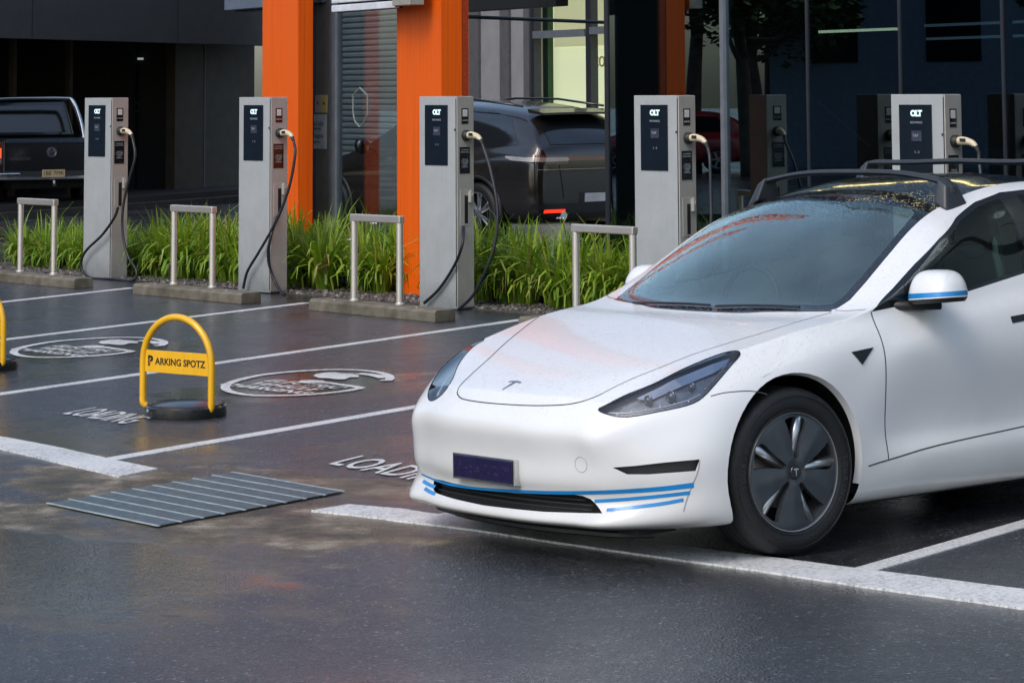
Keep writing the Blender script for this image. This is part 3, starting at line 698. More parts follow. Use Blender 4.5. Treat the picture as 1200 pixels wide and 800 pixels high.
# ------------------------------------------------------------------ planting
def build_planting():
    rnd = random.Random(3)
    # gravel bed
    row = [POSTS[0]+A*-3.2, POSTS[4]+A*3.0]
    o0 = row[0]+NN*.10; o1 = row[1]+NN*.10
    pts = [o0, o1, o1+NN*.5, P(sg(fp(712,12.37)),12.34,0), P(sg(fp(712,12.37)),13.2,0), P(sg(fp(400,12.4)),12.9,0), POSTS[0]+A*-3.2+NN*1.9]
    sheet('gravel_bed', pts, .006, MAT['gravel'])
    # loose stones
    vs, fs = [], []
    ico = [(0,0,1),(.89,0,.45),(.28,.85,.45),(-.72,.53,.45),(-.72,-.53,.45),(.28,-.85,.45),(.72,.53,-.1),(-.28,.85,-.1),(-.89,0,-.1),(-.28,-.85,-.1),(.72,-.53,-.1)]
    ft = [(0,1,2),(0,2,3),(0,3,4),(0,4,5),(0,5,1),(1,6,2),(2,7,3),(3,8,4),(4,9,5),(5,10,1),(2,6,7),(3,7,8),(4,8,9),(5,9,10),(1,10,6)]
    for k in range(6500):
        t = rnd.uniform(-2.9, 10.6); q = rnd.uniform(.04, .95)**1.25
        p = POSTS[0] + A*t + NN*q
        r = rnd.uniform(.010, .028); a = rnd.uniform(0, 6.28); ca, sa = math.cos(a), math.sin(a); sx, sy, sz = r*rnd.uniform(.8,1.3), r*rnd.uniform(.6,1), r*rnd.uniform(.4,.9)
        o = len(vs)
        for (x, y, z) in ico:
            x, y = x*sx*rnd.uniform(.85,1.15), y*sy; vs.append((p.x+x*ca-y*sa, p.y+x*sa+y*ca, .006+max(0, z+.1)*sz))
        fs += [tuple(i+o for i in f) for f in ft]
    tag(mesh_obj('gravel_stones', vs, fs, MAT['stones']), 'grey loose stones spread in the planting bed behind the charging posts', 'gravel', kind='stuff')
    # strappy clumps
    protos = []
    for k in range(6):
        v, f = [], []
        for b in range(140):
            a = rnd.uniform(0, 2*math.pi); rad = rnd.uniform(0, .09); L = rnd.uniform(.40, .76)*(1 if rnd.random() < .88 else 1.25); lean = abs(rnd.gauss(.50, .33)); w = rnd.uniform(.011, .025)
            bx_, by_ = rad*math.cos(a), rad*math.sin(a); a += rnd.uniform(-.6, .6); dx, dy = math.cos(a), math.sin(a); sx, sy = -dy*w, dx*w
            tw = rnd.uniform(-.5,.5); x = y = 0; h = 0; ang = lean*.35; o = len(v); n = 5
            for s in range(n+1):
                ww = (1 - (s/n)**2.2)*.9 + .04
                v.append((bx_+dx*x-sx*ww, by_+dy*x-sy*ww, h)); v.append((bx_+dx*x+sx*ww, by_+dy*x+sy*ww, h+tw*w*.5))
                x += math.sin(ang)*L/n; h += math.cos(ang)*L/n; ang += lean*(.45 + .25*s)*rnd.uniform(.6, 1.3)
                h = max(h, .01)
            f += [(o+2*s, o+2*s+1, o+2*s+3, o+2*s+2) for s in range(n)]
        me = bpy.data.meshes.new('leaf_clump'); me.from_pydata(v, [], f); me.materials.append(MAT['grass']); protos.append(me)
    spots = []
    t = -2.7
    while t < 6.9:       # distance along the row from the first post
        for q in (.62, .98, 1.34):
            tt = t + rnd.uniform(-.09, .09) + (.14 if q == .98 else 0); p = POSTS[0] + A*tt + NN*(q + rnd.uniform(-.06,.06))
            if MM.dot(p) > 12.15 and G.dot(p) > -21.2: continue
            if MM.dot(p) > 11.95 and tt > .2: continue
            if min(((p - (fp(x,11.04,0)+MM*.1)).length for x in (328,490))) < .42: continue
            if (p - POSTS[0]).length < .33: continue
            spots.append((tt, p, q))
        t += .29
    def lab(tt):
        if tt < -.25: return 'low green strappy grass clump left of the leftmost charging post'
        if tt < 2.3: return 'green strappy grass clump between the two leftmost charging posts'
        if tt < 4.95: return 'green strappy grass clump between the second and third charging posts'
        return 'green strappy grass clump between the right orange pillar and the glass building'
    for k, (tt, p, q) in enumerate(spots):
        s = rnd.uniform(.85, 1.1)*(.74 if tt < -.25 else (1.0 if tt < 5.4 else 1.03))
        o = bpy.data.objects.new('grass_clump', protos[k % 6]); COL.objects.link(o); o.location = (p.x, p.y, .004)
        o.rotation_euler = (0, 0, rnd.uniform(0, 6.28)); o.scale = (s*1.05, s*1.05, s)
        tag(o, lab(tt), 'grass clump', 'strappy grass clumps in the planting bed')
    # three white flowers
    for (x, y, lb) in ((438,263,'white iris flower on a thin stalk inside the third steel hoop rail'), (411,282,'white iris flower on a thin stalk left of the third steel hoop rail'), (657,257,'white iris flower on a thin stalk in front of the dark SUV tail')):
        d = ray(x, y); pl = POSTS[2] + NN*.5; t = (pl-EYE).dot(NN)/d.dot(NN); p = EYE + d*t
        root = empty('iris_flower', (p.x, p.y, 0), 0, lb, 'flower', 'white iris flowers')
        mb = MB(); mb.tube(spline([(.03,.05,.01),(.015,.02,p.z*.6),(0,0,p.z)], 5), .0035, 6); mb.obj('stem', MAT['grass'], root)
        mb = MB()
        for k in range(6):
            a = k*math.pi/3 + .3; r = .042 if k % 2 else .034; w = .016; ca, sa = math.cos(a), math.sin(a)
            mb.add([(0,0,p.z),(ca*r*.5-sa*w, sa*r*.5+ca*w, p.z+.018),(ca*r, sa*r, p.z+.006),(ca*r*.5+sa*w, sa*r*.5-ca*w, p.z+.018)], [(0,1,2,3)])
        mb.obj('petals', MAT['petal'], root)
# ------------------------------------------------------------------ buildings
GZ = 12.37
def build_facade():
    s0 = sg(fp(712, GZ)); mull = [s0, sg(fp(850,GZ)), sg(fp(948,GZ)), sg(fp(1057,GZ)), sg(fp(1178,GZ))]
    step = 1.22; s = mull[-1]
    for k in range(9): s += step; mull.append(s)
    H = 3.55; H2 = 10.6; s1 = mull[-1]
    root = empty('glass_building', P((s0+s1)/2, GZ+3, 0), GANG, 'dark tinted glass building with slim upright mullions behind the right charging posts', 'building')
    inv = root.matrix_world.copy(); R = Matrix.Rotation(GANG, 4, 'Z'); Tm = (Matrix.Translation(P((s0+s1)/2, GZ+3, 0)) @ R).inverted()
    def fin(mb, name, mat, parent=root, **kw):
        mb.v = [tuple(Tm @ Vector(v)) for v in mb.v]; return mb.obj(name, mat, parent, **kw)
    for a, b in zip(mull[:-1], mull[1:]):
        mb = MB(); fbox(mb, a+.018, b-.018, GZ, GZ+.012, .10, H); fin(mb, 'glass_pane', MAT['glass_facade'])
        mb = MB(); fbox(mb, a+.018, b-.018, GZ, GZ+.012, H+.30, H2); fin(mb, 'glass_pane', MAT['glass_facade'])
    for i, a in enumerate(mull):
        w = .028 if i == 1 else (.014 if i else .03)
        mb = MB(); fbox(mb, a-w, a+w, GZ-(.03 if i == 1 else .012), GZ+.08, .02, H2+.05); fin(mb, 'mullion', MAT['alu'] if i == 1 else MAT['alu_dark'])
    mb = MB(); fbox(mb, s0, s1, GZ-.01, GZ+.09, 0, .099); fin(mb, 'sill', MAT['alu_dark'])
    mb = MB(); fbox(mb, s0, s1, GZ+.013, GZ+.35, H+.001, H+.299); fin(mb, 'floor_band', MAT['interior_dark'])
    # return wall on the left, roof, interior
    mb = MB(); fbox(mb, s0-.20, s0-.035, GZ+.1, GZ+7, 0, H2); fin(mb, 'side_wall', MAT['black_wall'])
    mb = MB(); fbox(mb, s0-.2, s1+.3, GZ-.06, GZ+7.3, H2+.06, H2+.9); fin(mb, 'roof', MAT['charcoal'])
    mb = MB(); fbox(mb, s0, s1, GZ+6.8, GZ+7, 0, H2); fin(mb, 'back_wall', MAT['interior_navy'])
    mb = MB(); fbox(mb, s0, s1, GZ+.1, GZ+6.8, .012, .03); fin(mb, 'inside_floor', MAT['interior_dark'])
    mb = MB(); fbox(mb, s0, s1, GZ+.4, GZ+6.8, H+.02, H+.06); fin(mb, 'ceiling', MAT['interior_dark'])
    # a dark inner partition with a green panel
    a = sg(fp(985, GZ+3)); mb = MB(); fbox(mb, a, a+.55, GZ+3, GZ+3.05, .4, 2.9); fin(mb, 'green_panel', MAT['interior_green'])
    a = sg(fp(720, GZ+.5)); b = sg(fp(775, GZ+.5)); mb = MB(); fbox(mb, a, b, GZ+.45, GZ+.6, .03, H); fin(mb, 'inner_column', MAT['black_wall'])
    for (px, py, c, L) in ((1000,36,GZ+2.4,.62), (1140,28,GZ+2.6,.7), (1140,44,GZ+3.2,.7), (790,8,GZ+1.6,.6)):
        q = fp(px, c, None, py); sc = q.dot(G); mb = MB(); fbox(mb, sc-L, sc+L, c, c+.05, q.z-.012, q.z+.012); fin(mb, 'strip_lamp', MAT['strip_light'] if py == 36 else emit('dim_strip', (.55,.65,.7), .35))
    # stair rail inside
    a, b = fp(945, GZ+1.5, None, 108), fp(1020, GZ+1.5, None, 172)
    mb = MB(); mb.tube([a, b], .012, 8); fin(mb, 'inside_handrail', MAT['steel'])
    for (xa, xb, zz) in ((905, 1010, 3.95), (1035, 1190, 3.95), (800, 850, 4.5)):
        a, b = sg(fp(xa, GZ-.12)), sg(fp(xb, GZ-.12)); mb = MB(); fbox(mb, a, b, GZ-.14, GZ-.05, zz, zz+.07); fin(mb, 'facade_lamp', MAT['facade_lamp'])
    # small coloured posters low in the glass
    for (px0, px1, c1) in ((1152,1176,(.01,.33,.38)), (1193,1215,(.42,.14,.36))):
        a, b = sg(fp(px0,GZ+.2)), sg(fp(px1,GZ+.2)); z0, z1 = zrow(1160,185,GZ+.2), zrow(1160,174,GZ+.2)
        mb = MB(); fbox(mb, a, b, GZ+.2, GZ+.21, .5, z1); fin(mb, 'inside_poster', simple('poster', c1, .5))
    q = fp(1160, GZ+.19, None, 148); M = Matrix((G, Z, -MM)).transposed().to_4x4(); M.translation = q
    text_mesh('window_lettering', 'OLT', .11, MAT['alu'], Tm @ M, root, .001)

def build_pillars():
    c = 11.04
    for (xa, xb, nm, x_) in ((307,349,'left',0), (465,517,'right',1)):
        s0, s1 = sg(fp(xa,c)), sg(fp(xb,c)); o = P((s0+s1)/2, c, 0)
        root = empty('orange_pillar', o, GANG, 'orange timber clad pillar, the one behind the %s' % ('second charging post from the left' if not x_ else 'third charging post'), 'pillar', 'orange pillars')
        w = (s1-s0)/2; D = .17 if not x_ else .22
        mb = MB(); mb.box(-w, w, 0, D, 0, 10.2); mb.obj('cladding', MAT['orange'], root, bevel=.006); mb = MB(); mb.box(-w+.01, w-.045, D+.001, D+.03, 0, 10.19); mb.obj('back_panel', MAT['black_wall'], root)
        if x_:
            mb = MB(); mb.box(w-.042, w-.004, D+.001, D+.07, 0, 10.2); mb.obj('perforated_strip', simple('dark_orange_strip', (.36,.04,.004), .5, nscale=60, var=.5), root)
    # overhead roller boxes
    for (xa, xb, yb, cc, dz, nm, lab, mat) in ((388,463,14.5,10.80,.34,'awning_box','white slatted awning box fixed against the right orange pillar',MAT['white_metal']),
                                               (262,363,10.5,11.45,.4,'flashing_beam','blue grey metal beam passing behind the left orange pillar',MAT['blue_grey'])):
        s0, s1 = sg(fp(xa,cc)), sg(fp(xb,cc)); z = zrow((xa+xb)/2, yb-2, cc); o = P(s0, cc, z)
        root = empty(nm, o, GANG, lab, 'awning' if nm == 'awning_box' else 'beam'); L = s1-s0
        if nm == 'awning_box':
            for k in range(4):
                mb = MB(); mb.box(0, L, 0, .05, k*.085+.004, k*.085+.070); mb.obj('slat', mat, root, bevel=.008)
            mb = MB(); mb.box(.02, L-.02, .052, .09, 0, .35); mb.obj('backing', MAT['charcoal'], root)
            mb = MB(); mb.box(L+.002, L+.36, -.03, .12, .02, .36); mb.obj('end_box', MAT['post_side'], root, bevel=.006)
        else:
            mb = MB(); mb.box(0, L+.3, 0, .12, .0, .4); mb.obj('flashing', mat, root, bevel=.006)
            mb = MB(); mb.box(.01, L+.3, .125, .3, -.02, .4); mb.obj('soffit', MAT['black_plastic'], root)

def build_court():
    """what stands between and behind the pillars"""
    c = 11.5
    # taupe wall post carrying the notices
    s0, s1 = sg(fp(363,c)), sg(fp(387,c))
    root = empty('notice_wall', P(s0, c, 0), GANG, 'narrow taupe and grey wall strip with notices between left pillar and glass screen', 'wall'); L = s1-s0
    mb = MB(); mb.box(-.1, L*.30, 0, .12, 0, 3.2); mb.obj('grey_edge', MAT['grey_rib'], root)
    mb = MB(); mb.box(L*.30+.002, L, -.002, .12, 0, 3.2); mb.obj('taupe_face', MAT['taupe'], root)
    def sheetb(px0, px1, py0, py1, name, label, mat, cat):
        a, b = sg(fp(px0,c)), sg(fp(px1,c)); z0, z1 = zrow(px0,py1,c), zrow(px0,py0,c)
        rt = empty(name, P((a+b)/2, c-.004, (z0+z1)/2), GANG, label, cat); w, h = (b-a)/2, (z1-z0)/2
        mb = MB(); mb.box(-w, w, -.004, 0, -h, h); mb.obj('board', mat, rt); return rt, w, h
    rt, w, h = sheetb(360.5,383,134,174,'notice_sign','white paper notice with two bold lines on the taupe wall strip',MAT['paper'],'sign')
    F = lambda x, z: Matrix(((1,0,0,x),(0,0,-1,-.0052),(0,1,0,z),(0,0,0,1)))
    for t, z, s in (('Test Credits', .45, .075), ('patient entry', .18, .045), ('in Reception', -.25, .075), ('open 9 to 5', -.6, .045)): text_mesh('notice_text', t, s, MAT['ink'], F(.02, z*h) @ Matrix.Diagonal((.8,1,1,1)), rt, .0004)
    rt, w, h = sheetb(370,384,111.5,132,'warning_sign','small pale red and yellow warning sign above the white notice',MAT['sign_pink'],'sign')
    mb = MB(); mb.box(0, w, -.006, -.0042, -h, h); mb.obj('yellow_half', MAT['sign_yellow'], rt)
    mb = MB(); mb.add([(w*.5,-.0065,h*.35),(w*.25,-.0065,-h*.1),(w*.75,-.0065,-h*.1)], [(0,1,2)]); mb.add([(-w*.55,-.0065,h*.35),(-w*.7,-.0065,-h*.1),(-w*.4,-.0065,-h*.1)], [(0,1,2)]); mb.obj('warning_mark', simple('sign_brown', (.30,.12,.05), .6), rt)
    # glass screen with frame
    s0, s1 = sg(fp(387,c)), sg(fp(470,c))
    root = empty('glass_screen', P(s0, c, 0), GANG, 'clear glass screen between the two orange pillars, with a shield outline etched on it', 'glass screen'); L = s1-s0
    mb = MB(); mb.box(0, .17, -.02, .06, 0, 3.3); mb.obj('frame', MAT['alu'], root, bevel=.004)
    mb = MB(); mb.box(.171, L, 0, .01, .05, 3.3); mb.obj('pane', MAT['glass_clear'], root)
    q = lambda px, py: (sg(fp(px,c))-s0, -.003, zrow(px,py,c))
    out = [q(422,103),(q(431,112)),(q(431,135)),(q(427,143)),(q(422,149)),(q(416,142)),(q(414,132)),(q(414,112))]
    mb = MB(); mb.tube(out, .007, 6, close=True); mb.obj('etched_shield', simple('etched_line', (.25,.30,.28), .6), root)
    # rear wall
    c = 20.5
    def wall(px0, px1, z1, cc=c): return sg(fp(px0,cc)), sg(fp(px1,cc))
    a, b = wall(350, 548, 0)
    root = empty('roller_shutter', P(a, c-.1, 0), GANG, 'blue grey slatted roller shutter on the rear wall behind the dark SUV', 'roller shutter'); L = b-a
    vs, fs = [], []; n = 46; hh = .105
    for k in range(n):
        z = k*hh
        for (y, dz) in ((0,.004),(-.035,.03),(-.035,.075),(0,.101)): vs += [(0,y,z+dz),(L,y,z+dz)]
    for i in range(4*n-1): fs.append((2*i, 2*i+1, 2*i+3, 2*i+2))
    mesh_obj('slat_curtain', vs, fs, MAT['shutter'], root)
    for x in (-.06, L): 
        mb = MB(); mb.box(x, x+.06, -.08, .05, 0, 4.8); mb.obj('guide_rail', MAT['grey_rib'], root)
    a, b = wall(548, 812, 0)
    root = empty('panelled_wall', P(a, c, 0), GANG, 'light grey rear wall with dark upright ribs behind the dark SUV', 'wall'); L = b-a
    sw = sg(fp(624,c)) - a; sz0 = 1.2; top = 5.5
    mb = MB(); mb.box(0, sw, 0, .2, 0, top); mb.obj('wall_face', MAT['grey_wall'], root)
    for (x0, x1) in ((553,564), (589,599.5), (617,623.5)):
        u, v = sg(fp(x0,c))-a, sg(fp(x1,c))-a; mb = MB(); mb.box(u, v, -.05, -.002, 0, top); mb.obj('rib', MAT['grey_rib'], root)
    mb = MB(); mb.box(sw+.001, L, 0, .2, 0, sz0-.3); mb.obj('wall_base', MAT['grey_wall'], root)
    mb = MB(); mb.box(sw+.001, L, 0, .2, 4.4, top); mb.obj('wall_head', MAT['grey_wall'], root)
    # window and the lit room behind it
    root2 = empty('lit_window', P(a+sw, c, sz0-.3), GANG, 'large window onto a yellow lit room behind the dark SUV roof', 'window'); Lw = L-sw
    o = a+sw
    zz = lambda py: zrow(660, py, c) - (sz0-.3)
    mb = MB(); mb.box(0,.12,-.03,.1,0,4); 
    m2 = sg(fp(689,c))-o; m3 = sg(fp(695,c))-o; mb.box(m2, m3, -.03, .1, 0, 4); mb.box(Lw-.1, Lw, -.03, .1, 0, 4)
    mb.obj('frame', MAT['alu_dark'], root2)
    mb = MB(); mb.box(.121, m2-.001, -.06, .09, zz(44), zz(35.5)); mb.box(m3+.001, Lw-.101, -.06, .09, zz(42), zz(33.5)); mb.obj('transom', MAT['alu'], root2)
    mb = MB(); mb.box(.12, Lw, .12, .13, 0, 4); mb.obj('pane', MAT['glass_clear'], root2)
    mb = MB(); mb.box(sg(fp(649,c+.5))-o, Lw+3, .5, .6, -.5, 4.2); mb.obj('room_wall', MAT['lit_room2'], root2)
    mb = MB(); mb.box(-.3, sg(fp(649,c+.4))-o, .3, .4, -.5, 4); mb.obj('room_curtain', MAT['interior_green'], root2)
    mb = MB(); mb.box(sg(fp(649,c+.4))-o, Lw+1, .42, .49, zz(54), 4.1); mb.obj('room_bulkhead', MAT['lit_room'], root2)
    q = fp(703, c+.48, None, 73); Mr = Matrix.Rotation(GANG,4,'Z'); Ti = (Matrix.Translation(P(a+sw, c, sz0-.3)) @ Mr).inverted()
    Mt = Matrix((G, Z, -MM)).transposed().to_4x4(); Mt.translation = q
    text_mesh('room_lettering', 'SCOT', .24, simple('beige_letters', (.75,.6,.35), .5), Ti @ Mt, root2, .01)
    # overhead rails at the top of the picture
    cc = 13.2
    a, b = sg(fp(538,cc)), sg(fp(652,cc)); z = zrow(560, 13, cc)
    root = empty('overhead_beam', P(a, cc, z), GANG, 'black overhead beam at the top edge right of the right orange pillar', 'beam')
    mb = MB(); mb.box(-.3, b-a, 0, .15, 0, .3); mb.obj('beam_face', MAT['black_plastic'], root, bevel=.005)
    p0, p1 = fp(536, 13.0, None, 19.5), fp(720, 15.2, None, 27)
    rt = empty('overhead_rail', p0, 0, 'thin black overhead rail sloping above the dark SUV', 'rail'); mb = MB(); mb.tube([Vector((0,0,0)), p1-p0], .02, 8); mb.obj('rail_tube', MAT['black_plastic'], rt)
    p0, p1 = fp(364, 11.9, None, 12.5), fp(390, 11.9, None, 13.5)

def build_left():
    """dark building on the left with a recessed entrance"""
    # facade line through two surveyed points
    p0 = Vector((-8.26,42,0)); p1 = Vector((-4.8,49.6,0)); g = (p1-p0).normalized(); inn = Vector((-g.y, g.x, 0)); ang = math.atan2(g.y, g.x)
    root = empty('dark_building', p0, ang, 'charcoal building with deep unlit entrance recess and wide fascia on the left', 'building')
    zb = 2.80; x1 = 10.2
    mb = MB(); mb.box(-7, x1, 0, .3, zb, 9.4); mb.obj('fascia', MAT['charcoal'], root)
    mb = MB()
    for x in (-3.6, .9, 5.4): mb.box(x-.012, x+.012, -.006, -.001, zb+.02, 9.35)
    mb.obj('panel_joint', MAT['black_wall'], root)
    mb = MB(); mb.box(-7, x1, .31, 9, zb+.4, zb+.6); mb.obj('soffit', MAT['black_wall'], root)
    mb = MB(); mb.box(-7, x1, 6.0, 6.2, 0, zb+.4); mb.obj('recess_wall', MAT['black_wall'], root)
    mb = MB(); mb.box(-7, x1, -.02, 6, .008, .12); mb.obj('entrance_step', MAT['charcoal'], root)
    inv = (Matrix.Translation(p0) @ Matrix.Rotation(ang,4,'Z')).inverted()
    def onwall(px, py, y):     # plane local y
        n = inn; d = ray(px, py); t = ((p0+inn*y)-EYE).dot(n)/d.dot(n); return inv @ (EYE+d*t)
    # brown panel wall facing the car park (right part)
    a, b = onwall(205,150,1.2), onwall(306,150,1.2)
    mb = MB(); mb.box(a.x, x1, 1.2, 1.4, .12, zb+.39); mb.obj('panel_wall', MAT['brownwall'], root)
    a2 = onwall(240,150,1.19); mb = MB(); mb.box(a2.x-.02, a2.x+.02, 1.19, 1.199, .12, zb+.3); mb.obj('wall_joint', MAT['grey_rib'], root)
    a3 = onwall(205,150,1.4)
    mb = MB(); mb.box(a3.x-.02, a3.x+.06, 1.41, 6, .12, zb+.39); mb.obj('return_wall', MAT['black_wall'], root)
    # entrance door with gold lettering
    a, b = onwall(156,150,2.2), onwall(203,150,2.2); zt = onwall(180,72,2.2).z
    mb = MB(); mb.box(a.x, b.x, 2.2, 2.24, .121, zt); door = mb.obj('door', simple('entrance_door_glass', (.012,.014,.012), .12, coat=.3), root)
    w = b.x-a.x
    for k, (t, py, s) in enumerate((('OOA', 126, .30), ('GROUP', 131, .11), ('OFFICE 1 2 3', 141, .16), ('OPEN 8 AM', 150, .11), ('TO 5 PM DAILY', 156, .11))):
        z = onwall(180, py, 2.19).z; xx = (a.x+b.x)/2 + (-.4 if k == 0 else (.3 if k == 1 else .15))
        text_mesh('door_lettering', t, s, MAT['gold'], Matrix(((1,0,0,xx),(0,0,-1,2.185),(0,1,0,z),(0,0,0,1))), door, .002)
    mb = MB(); mb.box(a.x-.1, a.x-.002, 2.15, 2.3, .121, zb+.39); mb.box(b.x+.002, b.x+.1, 2.15, 2.3, .121, zb+.39); mb.obj('door_frame', MAT['interior_dark'], root)
    mb = MB(); mb.box(a.x+.05, a.x+.5, 2.1, 2.15, zt+.02, zt+.06); mb.box(b.x-.9, b.x-.1, 2.1, 2.15, zt+.02, zt+.06); mb.obj('light_slot', emit('faint_slot', (.35,.42,.38), .5), root)
    for px in (17, 83): q = onwall(px,150,2.0); mb = MB(); mb.box(q.x-.05, q.x+.05, 2.0, 2.1, .121, zb+.39); mb.obj('window_mullion', MAT['brownwall'], root)
    # kerb line at its foot
    v, f = band([p0-g*30+inn*-1.4, p0+g*9+inn*-1.4], .18, 0)
    tag(mesh_obj('kerb', [Vector((p[0],p[1],.004)) for p in v]+[Vector((p[0],p[1],.11)) for p in v], [(4,5,7,6),(0,4,6,2),(1,3,7,5)], MAT['charcoal']), kind='structure')

def build_far():
    """things off to the left and behind that the dark glass and the wet ground mirror"""
    rnd = random.Random(11)
    def tree(x, y, h, r, label):
        root = empty('gum_tree', (x, y, 0), rnd.uniform(0,6), label, 'tree', 'trees across the car park')
        mb = MB(); top = Vector((rnd.uniform(-.5,.5), rnd.uniform(-.5,.5), h*.62)); mb.tube(spline([(0,0,0),(.15,.1,h*.25),top], 5), [ .26-.018*i for i in range(11)], 9)
        cl = []
        for k in range(9):
            a = rnd.uniform(0,6.28); z = h*rnd.uniform(.45,.95); rr = r*rnd.uniform(.25,.85); e = Vector((rr*math.cos(a), rr*math.sin(a), z)); cl.append(e)
            s0 = Vector((.1,.1,h*rnd.uniform(.3,.55))); mb.tube(spline([s0, (s0+e)/2+Vector((0,0,-.3)), e], 3), [.09,.08,.07,.06,.05,.04,.03], 6)
        mb.obj('trunk', MAT['bark'], root, smooth=True)
        v, f = [], []
        for e in cl:
            R = r*rnd.uniform(.28,.45)
            for j in range(520):
                d = Vector((rnd.gauss(0,1), rnd.gauss(0,1), rnd.gauss(0,.7))).normalized()*R*rnd.random()**.4; p = e+d
                a = rnd.uniform(0,6.28); s = rnd.uniform(.07,.15); u = Vector((math.cos(a), math.sin(a), rnd.uniform(-.5,.5)))*s; w = Vector((-math.sin(a), math.cos(a), rnd.uniform(-1,.2)))*s
                o = len(v); v += [p-u, p+w*.6, p+u, p-w*.6]; f.append((o,o+1,o+2,o+3))
        mesh_obj('crown', v, f, MAT['leaves'], root)
    for k, (x, y, h, r) in enumerate(((-33,41.2,10,3.0),(-38,45.5,13,3.8),(-31,38.6,7.5,2.4),(-36,41,8,3.0),(-36,47,12,4),(-41,43,10,3.4),(-31,30.5,5,1.6))):
        tree(x, y, h, r, 'gum tree outside the picture to the left, seen only mirrored in the dark glass')
    # far building to the left
    root = empty('grey_building', (-38,41.6,0), math.radians(-93), 'plain grey building outside the picture, seen only mirrored in the dark glass', 'building')
    mb = MB(); mb.box(0, 30, -10, 0, 0, 15); mb.obj('wall', MAT['bldg_far'], root)
    for k in range(9):
        mb = MB(); mb.box(1+k*3.2, 2.4+k*3.2, .001, .03, 2.6, 12); mb.obj('window', MAT['dark_glass'], root)
# ------------------------------------------------------------------ cars in the background
def lathe_wheel(root, x, y, z, R, w, rimR, side, spokes=7, mat='alloy', twin=True):
    wr = bpy.data.objects.new('wheel', None); COL.objects.link(wr); wr.parent = root; wr.location = (x, y, z)
    s = side
    mb = MB(); prof = [(rimR,-w/2*.9),(R*.88,-w/2),(R*.97,-w/2*.85),(R,-w/2*.55),(R,w/2*.55),(R*.97,w/2*.85),(R*.88,w/2),(rimR,w/2*.9)]
    mb.lathe(prof, 40, 'y'); mb.obj('tyre', MAT['rubber'], wr, smooth=True, angle=60)
    mb = MB(); yo = s*w/2*.9
    mb.lathe([(rimR,yo),(rimR*.95,yo-s*.015),(rimR*.93,yo-s*.1)], 40, 'y'); mb.lathe([(0,yo-s*.1),(rimR*.95,yo-s*.1)], 32, 'y', mi=0)
    mb.obj('barrel', MAT['cavity'], wr, smooth=True)
    mb = MB(); mb.lathe([(rimR*1.0,yo+s*.001),(rimR*.93,yo-s*.004)], 40, 'y')
    for k in range(spokes):
        a = 2*math.pi*k/spokes
        for da in ((-.13,.13) if twin else (0,)):
            p0 = Vector((.05*math.cos(a), yo-s*.03, .05*math.sin(a))); p1 = Vector((rimR*.96*math.cos(a+da), yo-s*.008, rimR*.96*math.sin(a+da)))
            mb.tube([p0, p1], [.022,.012], 6)
    mb.lathe([(0,yo-s*.012),(.055,yo-s*.015),(.065,yo-s*.04)], 20, 'y'); mb.obj('rim', MAT[mat], wr, smooth=True, angle=50)
    return wr
def loft(name, rows, mat, root, sub=2):
    """rows: cross sections from rear to front, each a list of (y, z) from bottom centre round to top centre (half); mirrored"""
    V, Fc = [], []; n = len(rows[0][1])
    for x, sec in rows:
        for (y, z, *dx) in sec: V.append((x + (dx[0] if dx else 0), y, z))
    m = len(rows)
    for i in range(m-1):
        for k in range(n-1): Fc.append((i*n+k, (i+1)*n+k, (i+1)*n+k+1, i*n+k+1))
    Fc.append(tuple(range(n))); Fc.append(tuple(reversed(range((m-1)*n, m*n))))
    off = len(V); V2 = V + [(x, -y, z) for x, y, z in V]; F2 = Fc + [tuple(i+off for i in reversed(f)) for f in Fc]
    me = bpy.data.meshes.new(name); me.from_pydata(V2, [], F2)
    bm = bmesh.new(); bm.from_mesh(me); bmesh.ops.remove_doubles(bm, verts=bm.verts, dist=1e-4)
    bmesh.ops.delete(bm, geom=[f for f in bm.faces if all(abs(v.co.y) < 1e-5 for v in f.verts)], context='FACES')
    bmesh.ops.recalc_face_normals(bm, faces=bm.faces); bm.to_mesh(me); bm.free()
    ob = link_mesh(name, me, mat, root, True)
    md = ob.modifiers.new('s', 'SUBSURF'); md.levels = sub; md.render_levels = sub
    dg = bpy.context.evaluated_depsgraph_get(); dg.update(); m2 = bpy.data.meshes.new_from_object(ob.evaluated_get(dg)); ob.modifiers.clear(); ob.data = m2
    return ob
